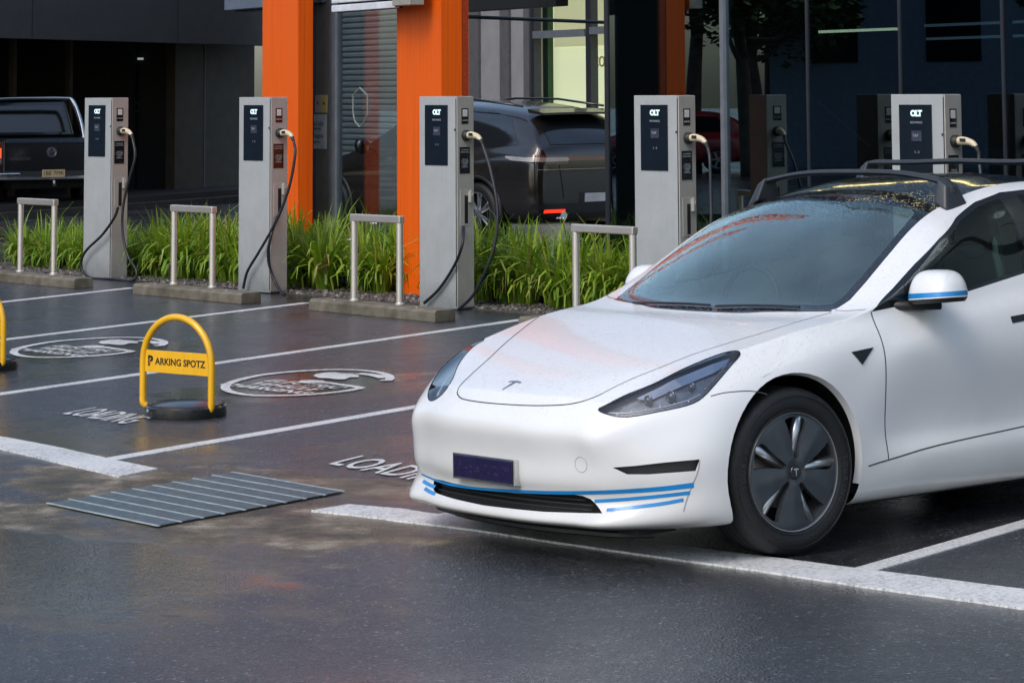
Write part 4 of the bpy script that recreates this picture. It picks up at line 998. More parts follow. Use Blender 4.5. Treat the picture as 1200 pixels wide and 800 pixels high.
def patch(ob, outline, axis, name, mat, root, off=.004, side=1, seg=.03):
    """pane laid on a body: outline in two coordinates, projected along the axis onto the surface"""
    bvh = BVHTree.FromPolygons([v.co for v in ob.data.vertices], [tuple(p.vertices) for p in ob.data.polygons])
    O = [Vector((a, b, 0)) for a, b in outline]
    from mathutils.geometry import delaunay_2d_cdt
    pts = []; L = len(O); edges = []
    for i in range(L):
        a, b = O[i], O[(i+1) % L]; n = max(1, int((b-a).length/seg))
        for k in range(n): pts.append((a+(b-a)*k/n).to_2d())
    nb = len(pts); edges = [(i, (i+1) % nb) for i in range(nb)]
    x0, x1 = min(p.x for p in pts), max(p.x for p in pts); y0, y1 = min(p.y for p in pts), max(p.y for p in pts)
    x = x0+seg*1.3
    while x < x1:
        y = y0+seg*1.3
        while y < y1: pts.append(Vector((x, y))); y += seg*1.6
        x += seg*1.6
    r = delaunay_2d_cdt(pts, edges, [list(range(nb))], 1, 1e-5)
    vs, fs = r[0], r[2]; out = []
    for v in vs:
        if axis == 'y': o, d = Vector((v.x, 3*side, v.y)), Vector((0, -side, 0))
        elif axis == 'x': o, d = Vector((4*side, v.x, v.y)), Vector((-side, 0, 0))
        else: o, d = Vector((v.x, v.y, 4)), Vector((0, 0, -1))
        h = bvh.ray_cast(o, d)
        if h[0] is None:
            h = bvh.find_nearest(o + d*2.2)
        nn = h[1] if h[1].dot(d) < 0 else -h[1]
        out.append(h[0] + nn*off)
    me = bpy.data.meshes.new(name); me.from_pydata([tuple(v) for v in out], [], fs)
    return link_mesh(name, me, mat, root, True)

def build_suv():
    # local frame: x forward, y left, rear axle at x=0
    hd = Vector((-.64,.77,0)).normalized(); ang = math.atan2(hd.y, hd.x)
    # near side is the car's left: the rear left wheel stands at picture (568, .)
    wpos = Vector((-.36,32.6,0)); left = Vector((-hd.y, hd.x, 0)); o = wpos - left*.84*1.06
    root = empty('dark_suv', o, ang, 'dark brown metallic SUV parked behind the grass, seen from its rear left corner', 'car'); root.scale = (1.06,1.06,1.06)
    def sec(w, zb, zs, zbelt, wb, zr, wr, top, k=1.0):
        return [(0,zb),(w*.80,zb),(w*.97,zb+.10),(w,zs),(w*.995,zbelt-.10),(wb,zbelt),((wb+wr)/2+.025,(zbelt+zr)/2+.02),(wr,zr),(wr*.6,top-.01),(0,top)]
    rows = [(-1.03,[(0,.42),(.62,.42),(.78,.45),(.82,.62),(.80,.86),(.76,.98),(.70,1.02),(.60,1.05),(.35,1.08),(0,1.09)]),
            (-.98, sec(.90,.32,.60,1.06,.82,1.14,.74,1.17)), (-.86, sec(.945,.27,.62,1.10,.86,1.24,.74,1.30)), (-.66, sec(.965,.24,.62,1.12,.86,1.42,.64,1.48)),
            (-.42, sec(.985,.23,.66,1.12,.87,1.53,.61,1.60)), (0, sec(.99,.23,.70,1.11,.875,1.59,.60,1.65)), (.5, sec(.98,.23,.66,1.08,.88,1.62,.60,1.685)),
            (1.3, sec(.975,.23,.62,1.05,.885,1.64,.61,1.70)), (1.75, sec(.975,.23,.62,1.04,.885,1.54,.61,1.63)), (2.25, sec(.975,.23,.62,1.03,.87,1.26,.66,1.32)),
            (2.6, sec(.98,.23,.66,1.0,.86,1.06,.74,1.10)), (2.95, sec(.985,.23,.68,.94,.84,1.0,.70,1.03)), (3.4, sec(.955,.24,.60,.84,.80,.90,.62,.93)), (3.72, sec(.84,.26,.50,.72,.66,.76,.5,.78)), (3.82,[(0,.30),(.55,.30),(.66,.34),(.68,.45),(.66,.55),(.6,.6),(.52,.63),(.42,.65),(.2,.66),(0,.66)])]
    body = loft('body', rows, MAT['brown_paint'], root, 3)
    # cut wheel arches
    bm = bmesh.new(); bm.from_mesh(body.data)
    kill = [f for f in bm.faces if any((Vector((c-f.calc_center_median().x, .37-f.calc_center_median().z))).length < .425 for c in (0, 2.90)) and abs(f.calc_center_median().y) > .5]
    bmesh.ops.delete(bm, geom=kill, context='FACES'); bm.to_mesh(body.data); bm.free()
    mb = MB(); mb.box(-.85, 3.5, -.80, .80, .28, .85); mb.obj('underbody', MAT['cavity'], root)
    for cx in (0, 2.90):
        for s in (1, -1):
            mb = MB(); arc = [(cx+.44*math.cos(math.radians(t)), s*.955, .37+.43*math.sin(math.radians(t))) for t in range(-12, 193, 12)]
            mb.tube(arc, .035, 8); mb.obj('arch_trim', MAT['black_plastic'], root, smooth=True)
            lathe_wheel(root, cx, s*.845, .365, .365, .27, .255, s, 7)
    def P_(axis, out, name, mat, side=1, off=.004, parent=root): return patch(body, out, axis, name, MAT[mat], parent, off, side)
    for s in (1, -1):
        P_('y', [(-.62,1.17),(-.30,1.46),(.1,1.555),(.42,1.575),(.42,1.15),(-.2,1.13)], 'side_window', 'dark_glass', s)
        P_('y', [(.46,1.15),(.46,1.575),(1.0,1.585),(1.34,1.565),(1.34,1.11)], 'side_window', 'dark_glass', s)
        P_('y', [(1.40,1.11),(1.40,1.555),(1.75,1.46),(2.22,1.18),(2.30,1.09)], 'side_window', 'dark_glass', s)
        P_('y', [(.3,.30),(2.6,.30),(2.55,.42),(.36,.42)], 'sill_trim', 'black_plastic', s)
    # rear: window, lamps, hatch seam, reflector, plate
    P_('x', [(-.64,1.17),(-.57,1.40),(-.3,1.47),(.3,1.47),(.57,1.40),(.64,1.17)], 'rear_window', 'dark_glass', -1, .006)
    mb = MB(); 
    prof = [(-.60,1.60,.012)]
    vs = []; 
    for y in [(-.60+.1*i) for i in range(13)]:
        k = 1-(y/.62)**2*.25
        vs += [(-.50,y,1.555+.03*k),(-.80,y*1.02,1.505+.035*k),(-.80,y*1.02,1.48+.035*k),(-.52,y,1.51+.03*k)]
    fs = []
    for i in range(12):
        for j in range(4): fs.append((4*i+j, 4*(i+1)+j, 4*(i+1)+(j+1) % 4, 4*i+(j+1) % 4))
    fs += [(3,2,1,0), (48,49,50,51)]
    mb.add(vs, fs); mb.obj('roof_spoiler', MAT['brown_paint'], root, smooth=True, angle=40)
    P_('x', [(-.90,1.00),(-.86,1.055),(-.45,1.04),(0,1.03),(.45,1.04),(.86,1.055),(.90,1.00),(.80,.955),(.45,.95),(.42,.985),(-.42,.985),(-.45,.95),(-.80,.955)], 'light_bar', 'tail_dark', -1, .008)
    for s in (1, -1): P_('x', [(s*.90,1.025),(s*.45,1.025),(s*.42,1.0),(s*.45,.982),(s*.88,.975)], 'tail_lamp', 'tail_clear', -1, .014)
    for s in (1, -1): P_('y', [(-.97,1.015),(-.75,1.03),(-.50,1.04),(-.50,1.02),(-.62,.99),(-.95,.975)], 'lamp_return', 'tail_clear', s, .008)
    P_('x', [(-.90,.50),(-.9,.44),(.9,.44),(.9,.50)], 'bumper_insert', 'black_plastic', -1, .006)
    for s in (1, -1): P_('x', [(s*.78,.40),(s*.78,.435),(s*.48,.435),(s*.48,.40)], 'reflector', 'reflector_glow', -1, .010)  # passive reflectors, their bright return put in as a glow
    P_('x', [(-.26,.50),(-.26,.62),(.26,.62),(.26,.50)], 'plate_recess', 'black_plastic', -1, .004); P_('x', [(-.19,.51),(-.19,.61),(.19,.61),(.19,.51)], 'number_plate', 'paper', -1, .010)
    for s in (1, -1): P_('x', [(s*.50,.56),(s*.508,.56),(s*.575,.94),(s*.565,.94)], 'hatch_seam', 'cavity', -1, .004)
    P_('x', [(-.86,.885),(-.86,.893),(.86,.893),(.86,.885)], 'chrome_line', 'tail_clear', -1, .006)
    mb = MB()
    for s in (1, -1): mb.tube([(-1.02,s*.5,.36),(-.86,s*.5,.36)], .05, 12)
    mb.obj('exhaust', MAT['chrome'], root)
    # front lamps and mirrors
    for s in (1, -1):
        P_('y', [(3.20,.80),(3.50,.76),(3.62,.66),(3.3,.68)], 'headlight', 'tail_clear', s, .006)
        mb = MB(); mb.lathe([(0,-.06),(.07,-.055),(.10,-.02),(.105,.03),(.08,.07),(0,.08)], 16, 'x', (2.12, s*1.05, 1.13)); mb.tube([(2.12, s*.86, 1.08),(2.12, s*.98, 1.10)], .025, 8); mb.obj('door_mirror', MAT['gloss_black'], root, smooth=True)
        for y0, x0 in ((1.42, .9),): pass
        mb = MB(); mb.tube([(-.45, s*.63, 1.61),(.4, s*.65, 1.69),(1.2, s*.64, 1.70),(1.5, s*.62, 1.67)], .014, 6); mb.obj('roof_rail', MAT['gloss_black'], root, smooth=True)

def build_ute():
    # pickup seen squarely from behind
    c = Vector((-7.62,43.2,0)); hd = Vector((-.40,.92,0)).normalized(); ang = math.atan2(hd.y, hd.x)
    root = empty('dark_pickup', c, ang, 'dark pickup seen from behind at the left edge with chrome bumper and roll bar', 'pickup')
    # local: x forward, y left; tail at x=0; width 1.95
    mb = MB(); mb.box(0, 1.55, -.94, .94, .52, 1.13); mb.obj('tray', MAT['navy_paint'], root, bevel=.04, seg=3, smooth=True, angle=50)
    mb = MB(); mb.box(-.03, .0, -.80, .80, .62, 1.145); tg = mb.obj('tailgate', MAT['navy_paint'], root, bevel=.02, seg=2)
    mb = MB(); mb.box(-.045, -.031, -.76, .76, 1.10, 1.16); mb.obj('gate_lip', simple('gate_lip_blue', (.03,.045,.07), .25, coat=.6), tg, bevel=.006)
    mb = MB(); mb.box(1.60, 3.6, -.93, .93, .50, 1.18); mb.obj('cab_body', MAT['navy_paint'], root, bevel=.05, seg=3)
    v = [(1.66,-.80,1.18),(3.5,-.80,1.18),(3.5,.80,1.18),(1.66,.80,1.18),(1.80,-.66,1.80),(2.75,-.66,1.82),(2.75,.66,1.82),(1.80,.66,1.80)]
    mb = MB(); mb.add(v, [(0,3,2,1),(4,5,6,7),(0,1,5,4),(1,2,6,5),(2,3,7,6),(3,0,4,7)]); mb.obj('cab_top', MAT['navy_paint'], root, bevel=.05, seg=3, smooth=True, angle=50)
    mb = MB(); mb.prism([(1.665,-.68,1.25),(1.665,.68,1.25),(1.775,.58,1.70),(1.775,-.58,1.70)], (-.01,0,0)); mb.obj('rear_window', MAT['dark_glass'], root)
    mb = MB(); mb.box(3.5, 5.1, -.92, .92, .5, 1.12); mb.obj('bonnet', MAT['navy_paint'], root, bevel=.08, seg=3)
    # roll bar
    mb = MB(); mb.tube(spline([(1.0,.80,1.13),(1.12,.76,1.45),(1.25,.66,1.78),(1.27,.50,1.825),(1.27,0,1.83),(1.27,-.50,1.825),(1.25,-.66,1.78),(1.12,-.76,1.45),(1.0,-.80,1.13)], 5), .038, 10); mb.obj('roll_bar', MAT['chrome'], root, smooth=True)
    for s in (1, -1):
        mb = MB(); mb.box(-.02, .06, s*.81 if s > 0 else -.945, .945 if s > 0 else -.81, .74, 1.12); l = mb.obj('tail_light', MAT['tail_dark'], root, bevel=.01)
        mb = MB(); y0, y1 = sorted((s*.83, s*.93)); mb.box(-.024, -.021, y0, y1, .86, 1.02); mb.obj('lit_lens', emit('ute_lamp', (1,.10,.02), .8), l)
        mb = MB(); mb.box(-.024, -.021, y0, y1, .78, .85); mb.obj('clear_lens', MAT['tail_clear'], l)
    mb = MB(); mb.box(-.16, -.02, -.90, .90, .50, .62); mb.obj('bumper', MAT['chrome'], root, bevel=.02, seg=3, smooth=True, angle=50)
    mb = MB(); mb.box(-.175, -.161, -.55, .55, .56, .64); mb.obj('bumper_step', MAT['black_plastic'], root)
    mb = MB(); mb.box(-.185, -.176, -.19, .19, .545, .665); pl = mb.obj('number_plate', simple('plate_buff', (.55,.40,.22), .5), root)
    B = lambda y, z, x: Matrix(((0,0,-1,x),(-1,0,0,y),(0,1,0,z),(0,0,0,1)))
    text_mesh('plate_text', '1BE 7MK', .095, MAT['ink'], B(0,.605,-.187), pl, .001)
    mb = MB(); mb.lathe([(.085,-.034),(.085,-.044),(.073,-.044),(.073,-.034)], 28, 'x', (0,0,.945)); mb.lathe([(0,-.033),(.073,-.033)], 24, 'x', (0,0,.945), mi=0)
    em = mb.obj('emblem', MAT['chrome'], tg)
    text_mesh('emblem_letters', 'V', .075, MAT['ink'], B(0,.975,-.046), em, .002, .003); text_mesh('emblem_letters', 'W', .075, MAT['ink'], B(0,.915,-.046), em, .002, .003)
    text_mesh('model_lettering', 'AMAROK', .085, MAT['badge'], B(.52,.84,-.034), tg, .002)
    mb = MB(); mb.lathe([(0,0),(.025,0),(.025,.05),(0,.055)], 12, 'z', (-.22,0,.44)); mb.box(-.26,-.1,-.03,.03,.40,.435); mb.obj('tow_ball', MAT['chrome'], root)
    for x in (1.1, 4.2):
        for s in (1, -1): lathe_wheel(root, x, s*.80, .38, .38, .26, .24, s, 6)
    mb = MB(); mb.box(.2, 4.9, -.6, .6, .35, .6); mb.obj('chassis', MAT['cavity'], root)

def build_redcar():
    root = empty('red_car', (-33.5,40.8,0), math.radians(60), 'small red car outside the picture, seen only mirrored in the dark glass', 'car')
    def sec(w, zb, zs, zbelt, wb, zr, wr, top): return [(0,zb),(w*.80,zb),(w*.97,zb+.10),(w,zs),(w*.99,zbelt-.08),(wb,zbelt),((wb+wr)/2+.02,(zbelt+zr)/2),(wr,zr),(wr*.6,top-.01),(0,top)]
    rows = [(-.85,sec(.6,.4,.5,.8,.5,.84,.4,.86)),(-.8,sec(.78,.28,.5,.88,.68,.94,.6,.96)),(-.6,sec(.83,.24,.5,.9,.72,1.1,.6,1.18)),(-.2,sec(.85,.22,.55,.9,.74,1.36,.55,1.44)),(.6,sec(.85,.22,.55,.88,.76,1.42,.55,1.48)),(1.4,sec(.85,.22,.55,.87,.76,1.36,.55,1.42)),(2.1,sec(.85,.22,.55,.85,.74,.92,.6,.96)),(2.9,sec(.82,.24,.5,.76,.66,.80,.5,.82)),(3.25,sec(.6,.3,.4,.6,.5,.62,.4,.63))]
    b = loft('body', rows, MAT['red_paint'], root, 2)
    for s in (1, -1): patch(b, [(-.35,.95),(0,1.3),(1.25,1.32),(1.85,.95)], 'y', 'side_window', MAT['dark_glass'], root, .004, s, .06)
    for x in (0, 2.5):
        for s in (1, -1): lathe_wheel(root, x, s*.76, .31, .31, .2, .2, s, 5)
# ------------------------------------------------------------------ white car body (subdivision cage, left half)
CAR_P = Vector((-0.0867, 10.8628, -0.018)); CAR_YAW = 0.6906; TILT = 0.02
def car_matrix():
    bx = Vector((math.cos(CAR_YAW), math.sin(CAR_YAW), 0)); by = Vector((math.sin(CAR_YAW), -math.cos(CAR_YAW), TILT)).normalized()
    m = Matrix((bx, by, by.cross(bx)*1.0)).transposed().to_4x4(); m.translation = CAR_P
    return m      # left-handed on purpose only for points: x back, y to the car's left
def car_rows():
    T = [(.13,.672,.225,.57,.668),(.33,.745,.40,.635,.745),(.57,.815,.63,.705,.812),(.80,.868,.84,.75,.858),
         (1.00,.905,1.06,.775,.898),(1.19,.935,1.30,.79,.93),(1.42,1.085,1.50,.79,1.01),(1.65,1.235,1.75,.765,1.145),
         (1.88,1.35,1.98,.73,1.26),(2.13,1.43,2.22,.665,1.33),(2.45,1.475,2.50,.64,1.395),(2.85,1.485,2.85,.63,1.415),
         (3.2,1.445,3.2,.62,1.385),(3.55,1.35,3.55,.62,1.295),(3.9,1.205,3.85,.62,1.175),(4.2,1.115,4.15,.66,1.09),(4.5,1.07,4.42,.66,1.05)]
    F4 = ([.160,.120,.122,.134,.142,.152,.112,.25],[.60,.625,.64,.65,.65,.65,.65,.60],[.61,.54,.47,.40,.32,.25,.175,.145])
    F0 = ([.060,.010,.010,.020,.022,.032,-.008,.12],[0]*8,[.615,.545,.475,.40,.32,.25,.175,.145])
    S = {1:([.37,.36,.345,.33,.325,.33,.34,.42],[.73,.79,.82,.84,.845,.845,.84,.77],[.71,.64,.555,.46,.37,.28,.185,.15]),
         2:([.61,.58,.56,.55,.55,.55,.55,.58],[.80,.865,.90,.91,.912,.908,.895,.82],[.775,.70,.61,.51,.41,.31,.19,.155]),
         3:(.84,[.835,.89,.918,.922,.92,.915,.895,.82],[.825,.755,.655,.55,.43,.32,.20,.16]),
         4:(1.06,[.85,.897,.918,.92,.918,.912,.89,.82],[.858,.785,.68,.57,.45,.33,.20,.16]),
         5:(1.27,[.852,.895,.912,.915,.912,.908,.885,.82],[.885,.81,.70,.58,.45,.33,.20,.16])}
    zb = {6:.93,7:.955,8:.975,9:.993,10:1.01,11:1.025,12:1.035,13:1.035,14:1.02}
    for j in range(6,15):
        y1 = .845 if j < 13 else .835
        S[j] = (T[j][2],[y1,.893,.925,.908,.890,.916,.885,.82],[zb[j],zb[j]-.09,.755,.59,.43,.335,.20,.16])
    S[15] = (4.15,[.80,.865,.90,.905,.90,.89,.87,.80],[.98,.88,.76,.61,.46,.34,.22,.18])
    C = ([4.47,4.5,4.52,4.54,4.55,4.54,4.50,4.4],[.72,.76,.78,.79,.79,.78,.76,.70],[.98,.88,.76,.62,.48,.36,.24,.2])
    R0 = ([4.62,4.65,4.67,4.69,4.69,4.67,4.6,4.5],[0]*8,C[2])
    return T, F0, F4, S, C, R0
def car_cage():
    T, F0, F4, S, C, R0 = car_rows()
    V = []; idx = {}
    def add(key, p):
        idx[key] = len(V); V.append(p); return idx[key]
    n = len(T); M = 4
    for j, (xc, zc, xe, ye, ze) in enumerate(T):
        for i in range(M+1):
            f = i/M; t = f**2.2
            add(('t', j, i), (xc+(xe-xc)*t, ye*f, zc+(ze-zc)*f**2.6))
    # perimeter stations: front i=0..3, corner(4), sides 1..15, rear corner, rear 3..0
    per = []
    for i in range(M): per.append(('f', i))
    per.append(('f', 4))
    for j in range(1, n-1): per.append(('s', j))
    per.append(('r', 4))
    for i in range(M-1, -1, -1): per.append(('r', i))
    K = 8
    def low(st, k):
        kind, a = st
        if kind == 'f' or kind == 'r':
            A, B = (F0, F4) if kind == 'f' else (R0, C)
            f = a/M
            fy = f if kind == 'r' else [0,.26,.52,.78,1][a]
            x = A[0][k] + (B[0][k]-A[0][k])*fy**2.4; y = B[1][k]*fy; z = A[2][k] + (B[2][k]-A[2][k])*fy**2
            return (x, y, z)
        X, Y, Z = S[a]
        x = X[k] if isinstance(X, list) else X
        return (x, Y[k], Z[k])
    def top(st):
        kind, a = st
        if kind == 'f': return idx[('t', 0, a)]
        if kind == 'r': return idx[('t', n-1, a)]
        return idx[('t', a, M)]
    for st in per:
        p0 = Vector(V[top(st)]); p1 = Vector(low(st, 0))
        m = (p0+p1)/2
        if st[0] == 's' and st[1] >= 6: m += Vector((0, .022, .012))
        else: m += (Vector((-.004, 0, .006)) if st[0] == 'f' else Vector((-.004, .012, .012)))
        add(('l', st, -1), tuple(m))
        for k in range(K): add(('l', st, k), low(st, k))
    Fc = []
    for j in range(n-1):
        for i in range(M):
            Fc.append((idx[('t',j,i)], idx[('t',j,i+1)], idx[('t',j+1,i+1)], idx[('t',j+1,i)]))
    for a, b in zip(per[:-1], per[1:]):
        prev = (top(a), top(b))
        for k in range(-1, K):
            cur = (idx[('l', a, k)], idx[('l', b, k)])
            Fc.append((prev[0], cur[0], cur[1], prev[1])); prev = cur
    V = [Vector((v[0] - .055*max(0, 1-v[0]/.9), v[1], v[2])) for v in V]
    Fc = [tuple(reversed(f)) for f in Fc]
    return V, Fc, idx, per
def subd_mesh(V, Fc, level, fit=6):
    """Full car from the half cage; the cage is pushed out until the smooth surface passes through the given points"""
    n = len(V)
    tgt = [v.copy() for v in V]; cage = [v.copy() for v in V]
    def build(cg, lv):
        vv = list(cg); mp = {}
        for i, v in enumerate(cg):
            if abs(tgt[i].y) < 1e-6: mp[i] = i
            else: mp[i] = len(vv); vv.append(Vector((v.x, -v.y, v.z)))
        ff = [tuple(f) for f in Fc] + [tuple(mp[i] for i in reversed(f)) for f in Fc]
        me = bpy.data.meshes.new('tmp'); me.from_pydata([tuple(v) for v in vv], [], ff)
        ob = bpy.data.objects.new('tmp', me); COL.objects.link(ob)
        md = ob.modifiers.new('s', 'SUBSURF'); md.levels = lv; md.render_levels = lv; md.boundary_smooth = 'ALL'
        dg = bpy.context.evaluated_depsgraph_get(); dg.update()
        m2 = bpy.data.meshes.new_from_object(ob.evaluated_get(dg))
        bpy.data.objects.remove(ob); bpy.data.meshes.remove(me)
        return m2
    for it in range(fit):
        m2 = build(cage, 2)
        for i in range(n):
            d = tgt[i] - m2.vertices[i].co
            cage[i] = cage[i] + d*.9
            if abs(tgt[i].y) < 1e-6: cage[i].y = 0
        bpy.data.meshes.remove(m2)
    return build(cage, level)
# ------------------------------------------------------------------ the white car
# car coordinates: X to the rear from the nose, Y to the car's left, Z up
def in_poly(p, poly):
    x, y = p; c = False; n = len(poly); j = n-1
    for i in range(n):
        xi, yi = poly[i]; xj, yj = poly[j]
        if (yi > y) != (yj > y) and x < (xj-xi)*(y-yi)/(yj-yi)+xi: c = not c
        j = i
    return c
def smooth2(pts, n=4, closed=True):
    P_ = [Vector((p[0], p[1])) for p in pts]; L = len(P_); out = []
    for i in range(L if closed else L-1):
        p0, p1, p2, p3 = (P_[i-1], P_[i], P_[(i+1) % L], P_[(i+2) % L]) if closed else (P_[max(i-1,0)], P_[i], P_[i+1], P_[min(i+2,L-1)])
        for k in range(n):
            t = k/n; q = .5*((2*p1)+(p2-p0)*t+(2*p0-5*p1+4*p2-p3)*t*t+(3*p1-p0-3*p2+p3)*t**3); out.append((q.x, q.y))
    if not closed: out.append(tuple(P_[-1]))
    return out
class Body:
    def __init__(s, me, side=1):
        s.side = side
        s.M = car_matrix(); s.Mi = s.M.inverted(); s.eye = s.Mi @ EYE
        s.full = BVHTree.FromPolygons([v.co for v in me.vertices], [tuple(p.vertices) for p in me.polygons])
        bm = bmesh.new(); bm.from_mesh(me)
        bmesh.ops.delete(bm, geom=[v for v in bm.verts if v.co.y*side < -1e-5], context='VERTS')
        for v in bm.verts:
            if abs(v.co.y) < 1e-4: v.co.y = 0
        s.bm = bm; s.reg = bm.faces.layers.int.new('reg')
        s.names = {}
    def px(s, co):
        p = (s.M @ co) - EYE; d = p.dot(FW); return (600 + F_PX*p.dot(RIGHT)/d, CYP - F_PX*p.dot(UPV)/d)
    def proj(s, kind):
        if kind == 'cam': return s.px
        if kind == 'y': return lambda c: (c.x, c.z)
        if kind == 'z': return lambda c: (c.x, c.y)
        if kind == 'x': return lambda c: (c.y, c.z)
    def plane(s, kind, a, b):
        if kind == 'cam':
            Ri = s.Mi.to_3x3(); da, db = Ri @ ray(*a), Ri @ ray(*b); return s.eye, da.cross(db).normalized()
        if kind == 'y': A_, B_, D = Vector((a[0],0,a[1])), Vector((b[0],0,b[1])), Vector((0,1,0))
        if kind == 'z': A_, B_, D = Vector((a[0],a[1],0)), Vector((b[0],b[1],0)), Vector((0,0,1))
        if kind == 'x': A_, B_, D = Vector((0,a[0],a[1])), Vector((0,b[0],b[1])), Vector((1,0,0))
        return A_, (B_-A_).cross(D).normalized()
    def cut(s, outline, kind, reg, cond=None, over=False):
        f2 = s.proj(kind); xs = [p[0] for p in outline]; ys = [p[1] for p in outline]
        x0, x1, y0, y1 = min(xs), max(xs), min(ys), max(ys); m = (x1-x0+y1-y0)*.03
        pool = set()
        for f in s.bm.faces:
            c = f.calc_center_median()
            if cond and not cond(c): continue
            q = f2(c)
            if x0-m <= q[0] <= x1+m and y0-m <= q[1] <= y1+m: pool.add(f)
        n = len(outline)
        for i in range(n):
            a, b = outline[i], outline[(i+1) % n]
            if (a[0]-b[0])**2+(a[1]-b[1])**2 < 1e-12: continue
            e = math.hypot(a[0]-b[0], a[1]-b[1])*.05
            lx, hx, ly, hy = min(a[0],b[0])-e, max(a[0],b[0])+e, min(a[1],b[1])-e, max(a[1],b[1])+e
            sel = []
            for f in pool:
                q = [f2(v.co) for v in f.verts]
                if max(p[0] for p in q) < lx or min(p[0] for p in q) > hx or max(p[1] for p in q) < ly or min(p[1] for p in q) > hy: continue
                sel.append(f)
            if not sel: continue
            co, no = s.plane(kind, a, b)
            if no.length < .5: continue
            geom = sel + list({e_ for f in sel for e_ in f.edges}) + list({v for f in sel for v in f.verts})
            pool -= set(sel)
            r = bmesh.ops.bisect_plane(s.bm, geom=geom, dist=1e-6, plane_co=co, plane_no=no)
            pool |= {g for g in r['geom'] if isinstance(g, bmesh.types.BMFace) and g.is_valid}
            pool = {f for f in pool if f.is_valid}
        for f in pool:
            if in_poly(f2(f.calc_center_median()), outline) and (over or f[s.reg] == 0): f[s.reg] = reg
    def take(s, reg):
        fs = [f for f in s.bm.faces if f[s.reg] == reg]; mp = {}; vs = []; out = []
        for f in fs:
            t = []
            for v in f.verts:
                if v not in mp: mp[v] = len(vs); vs.append(v.co.copy())
                t.append(mp[v])
            out.append(tuple(t))
        return vs, out
    def hit_px(s, x, y):
        d = (s.Mi.to_3x3() @ ray(x, y)).normalized(); h = s.full.ray_cast(s.eye, d); return h
    def near(s, p): return s.full.find_nearest(Vector(p))
def flip(vs): return [Vector((v[0], -v[1], v[2])) for v in vs]
def cobj(name, vs, fs, mat, root, mode='both', smooth=True, sharp=None):
    """car coordinates -> object. mode both: one mesh mirrored about the middle; left / right: one side only"""
    V, F_ = [], []
    if mode in ('both', 'left'):
        V += flip(vs); F_ += [tuple(reversed(f)) for f in fs]
    if mode in ('both', 'right'):
        o = len(V); V += [Vector(v) for v in vs]; F_ += [tuple(i+o for i in f) for f in fs]
    me = bpy.data.meshes.new(name); me.from_pydata([tuple(v) for v in V], [], F_)
    bm = bmesh.new(); bm.from_mesh(me); bmesh.ops.remove_doubles(bm, verts=bm.verts, dist=2e-5); bm.to_mesh(me); bm.free()
    ob = link_mesh(name, me, mat, root, smooth)
    if sharp: sharp_by_angle(me, sharp)
    return ob
def cmb(mb, name, mat, root, mode='left', **kw):
    """an MB in car coordinates, on the left, the right or both sides as one mesh"""
    v = [Vector(p) for p in mb.v]; F0 = list(mb.f); m0 = list(mb.m)
    mb.v = []; mb.f = []; mb.m = []
    if mode in ('left', 'both'): mb.add(flip(v), [tuple(reversed(f)) for f in F0])
    if mode in ('right', 'both'): mb.add(v, F0)
    return mb.obj(name, mat, root, **kw)
def boundary_wall(vs, fs, depth_fn):
    """side walls from the rim of a patch inwards"""
    cnt = {}
    for f in fs:
        for a, b in zip(f, f[1:]+f[:1]): cnt[(a, b)] = cnt.get((a, b), 0)+1
    rim = [(a, b) for (a, b) in cnt if (b, a) not in cnt]
    V = list(vs); mp = {}; out = []
    for a, b in rim:
        for k in (a, b):
            if k not in mp: mp[k] = len(V); V.append(depth_fn(vs[k]))
        out.append((b, a, mp[a], mp[b]))
    return V, out
def ribbon(B, pts, w, off=.0012, cam=False, n=6, snap=None):
    """narrow strip lying on the skin"""
    if cam:
        q = []
        P2 = smooth2(pts, n, False)
        for x, y in P2:
            h = B.hit_px(x, y)
            if h[0] is not None: q.append((h[0], h[1]))
    else:
        q = []
        for p in spline(pts, n):
            h = B.near(p); q.append((h[0], h[1]))
    vs, fs = [], []
    L = len(q)
    for i in range(L):
        p, nn = q[i]; t = (q[min(i+1,L-1)][0] - q[max(i-1,0)][0]).normalized(); o = nn.cross(t).normalized()
        if callable(w): ww = w(i/(L-1))
        else: ww = w
        for sgn in (1, -1):
            c = p + o*ww/2*sgn; h = B.near(c); c2 = h[0]; n2 = h[1]
            if n2.dot(nn) < 0: n2 = -n2
            vs.append(c2 + n2*off)
    for i in range(L-1): fs.append((2*i, 2*i+1, 2*i+3, 2*i+2))
    return vs, fs
def decal(B, c, up_dir, poly, th=.0015, name='', mat=None, root=None, mode='left'):
    """flat badge shape snapped to the skin: poly in (across, along) metres"""
    h = B.near(c); nn = h[1]; up = (Vector(up_dir) - nn*Vector(up_dir).dot(nn)).normalized(); ac = up.cross(nn)
    pts = [h[0] + ac*a + up*b for a, b in poly]
    vs = [B.near(p)[0] + nn*th for p in pts] + [B.near(p)[0] + nn*.0002 for p in pts]; n = len(poly)
    fs = [tuple(range(n))] + [(i, i+n, (i+1) % n+n, (i+1) % n) for i in range(n)]
    return cobj(name, vs, fs, mat, root, mode, False)

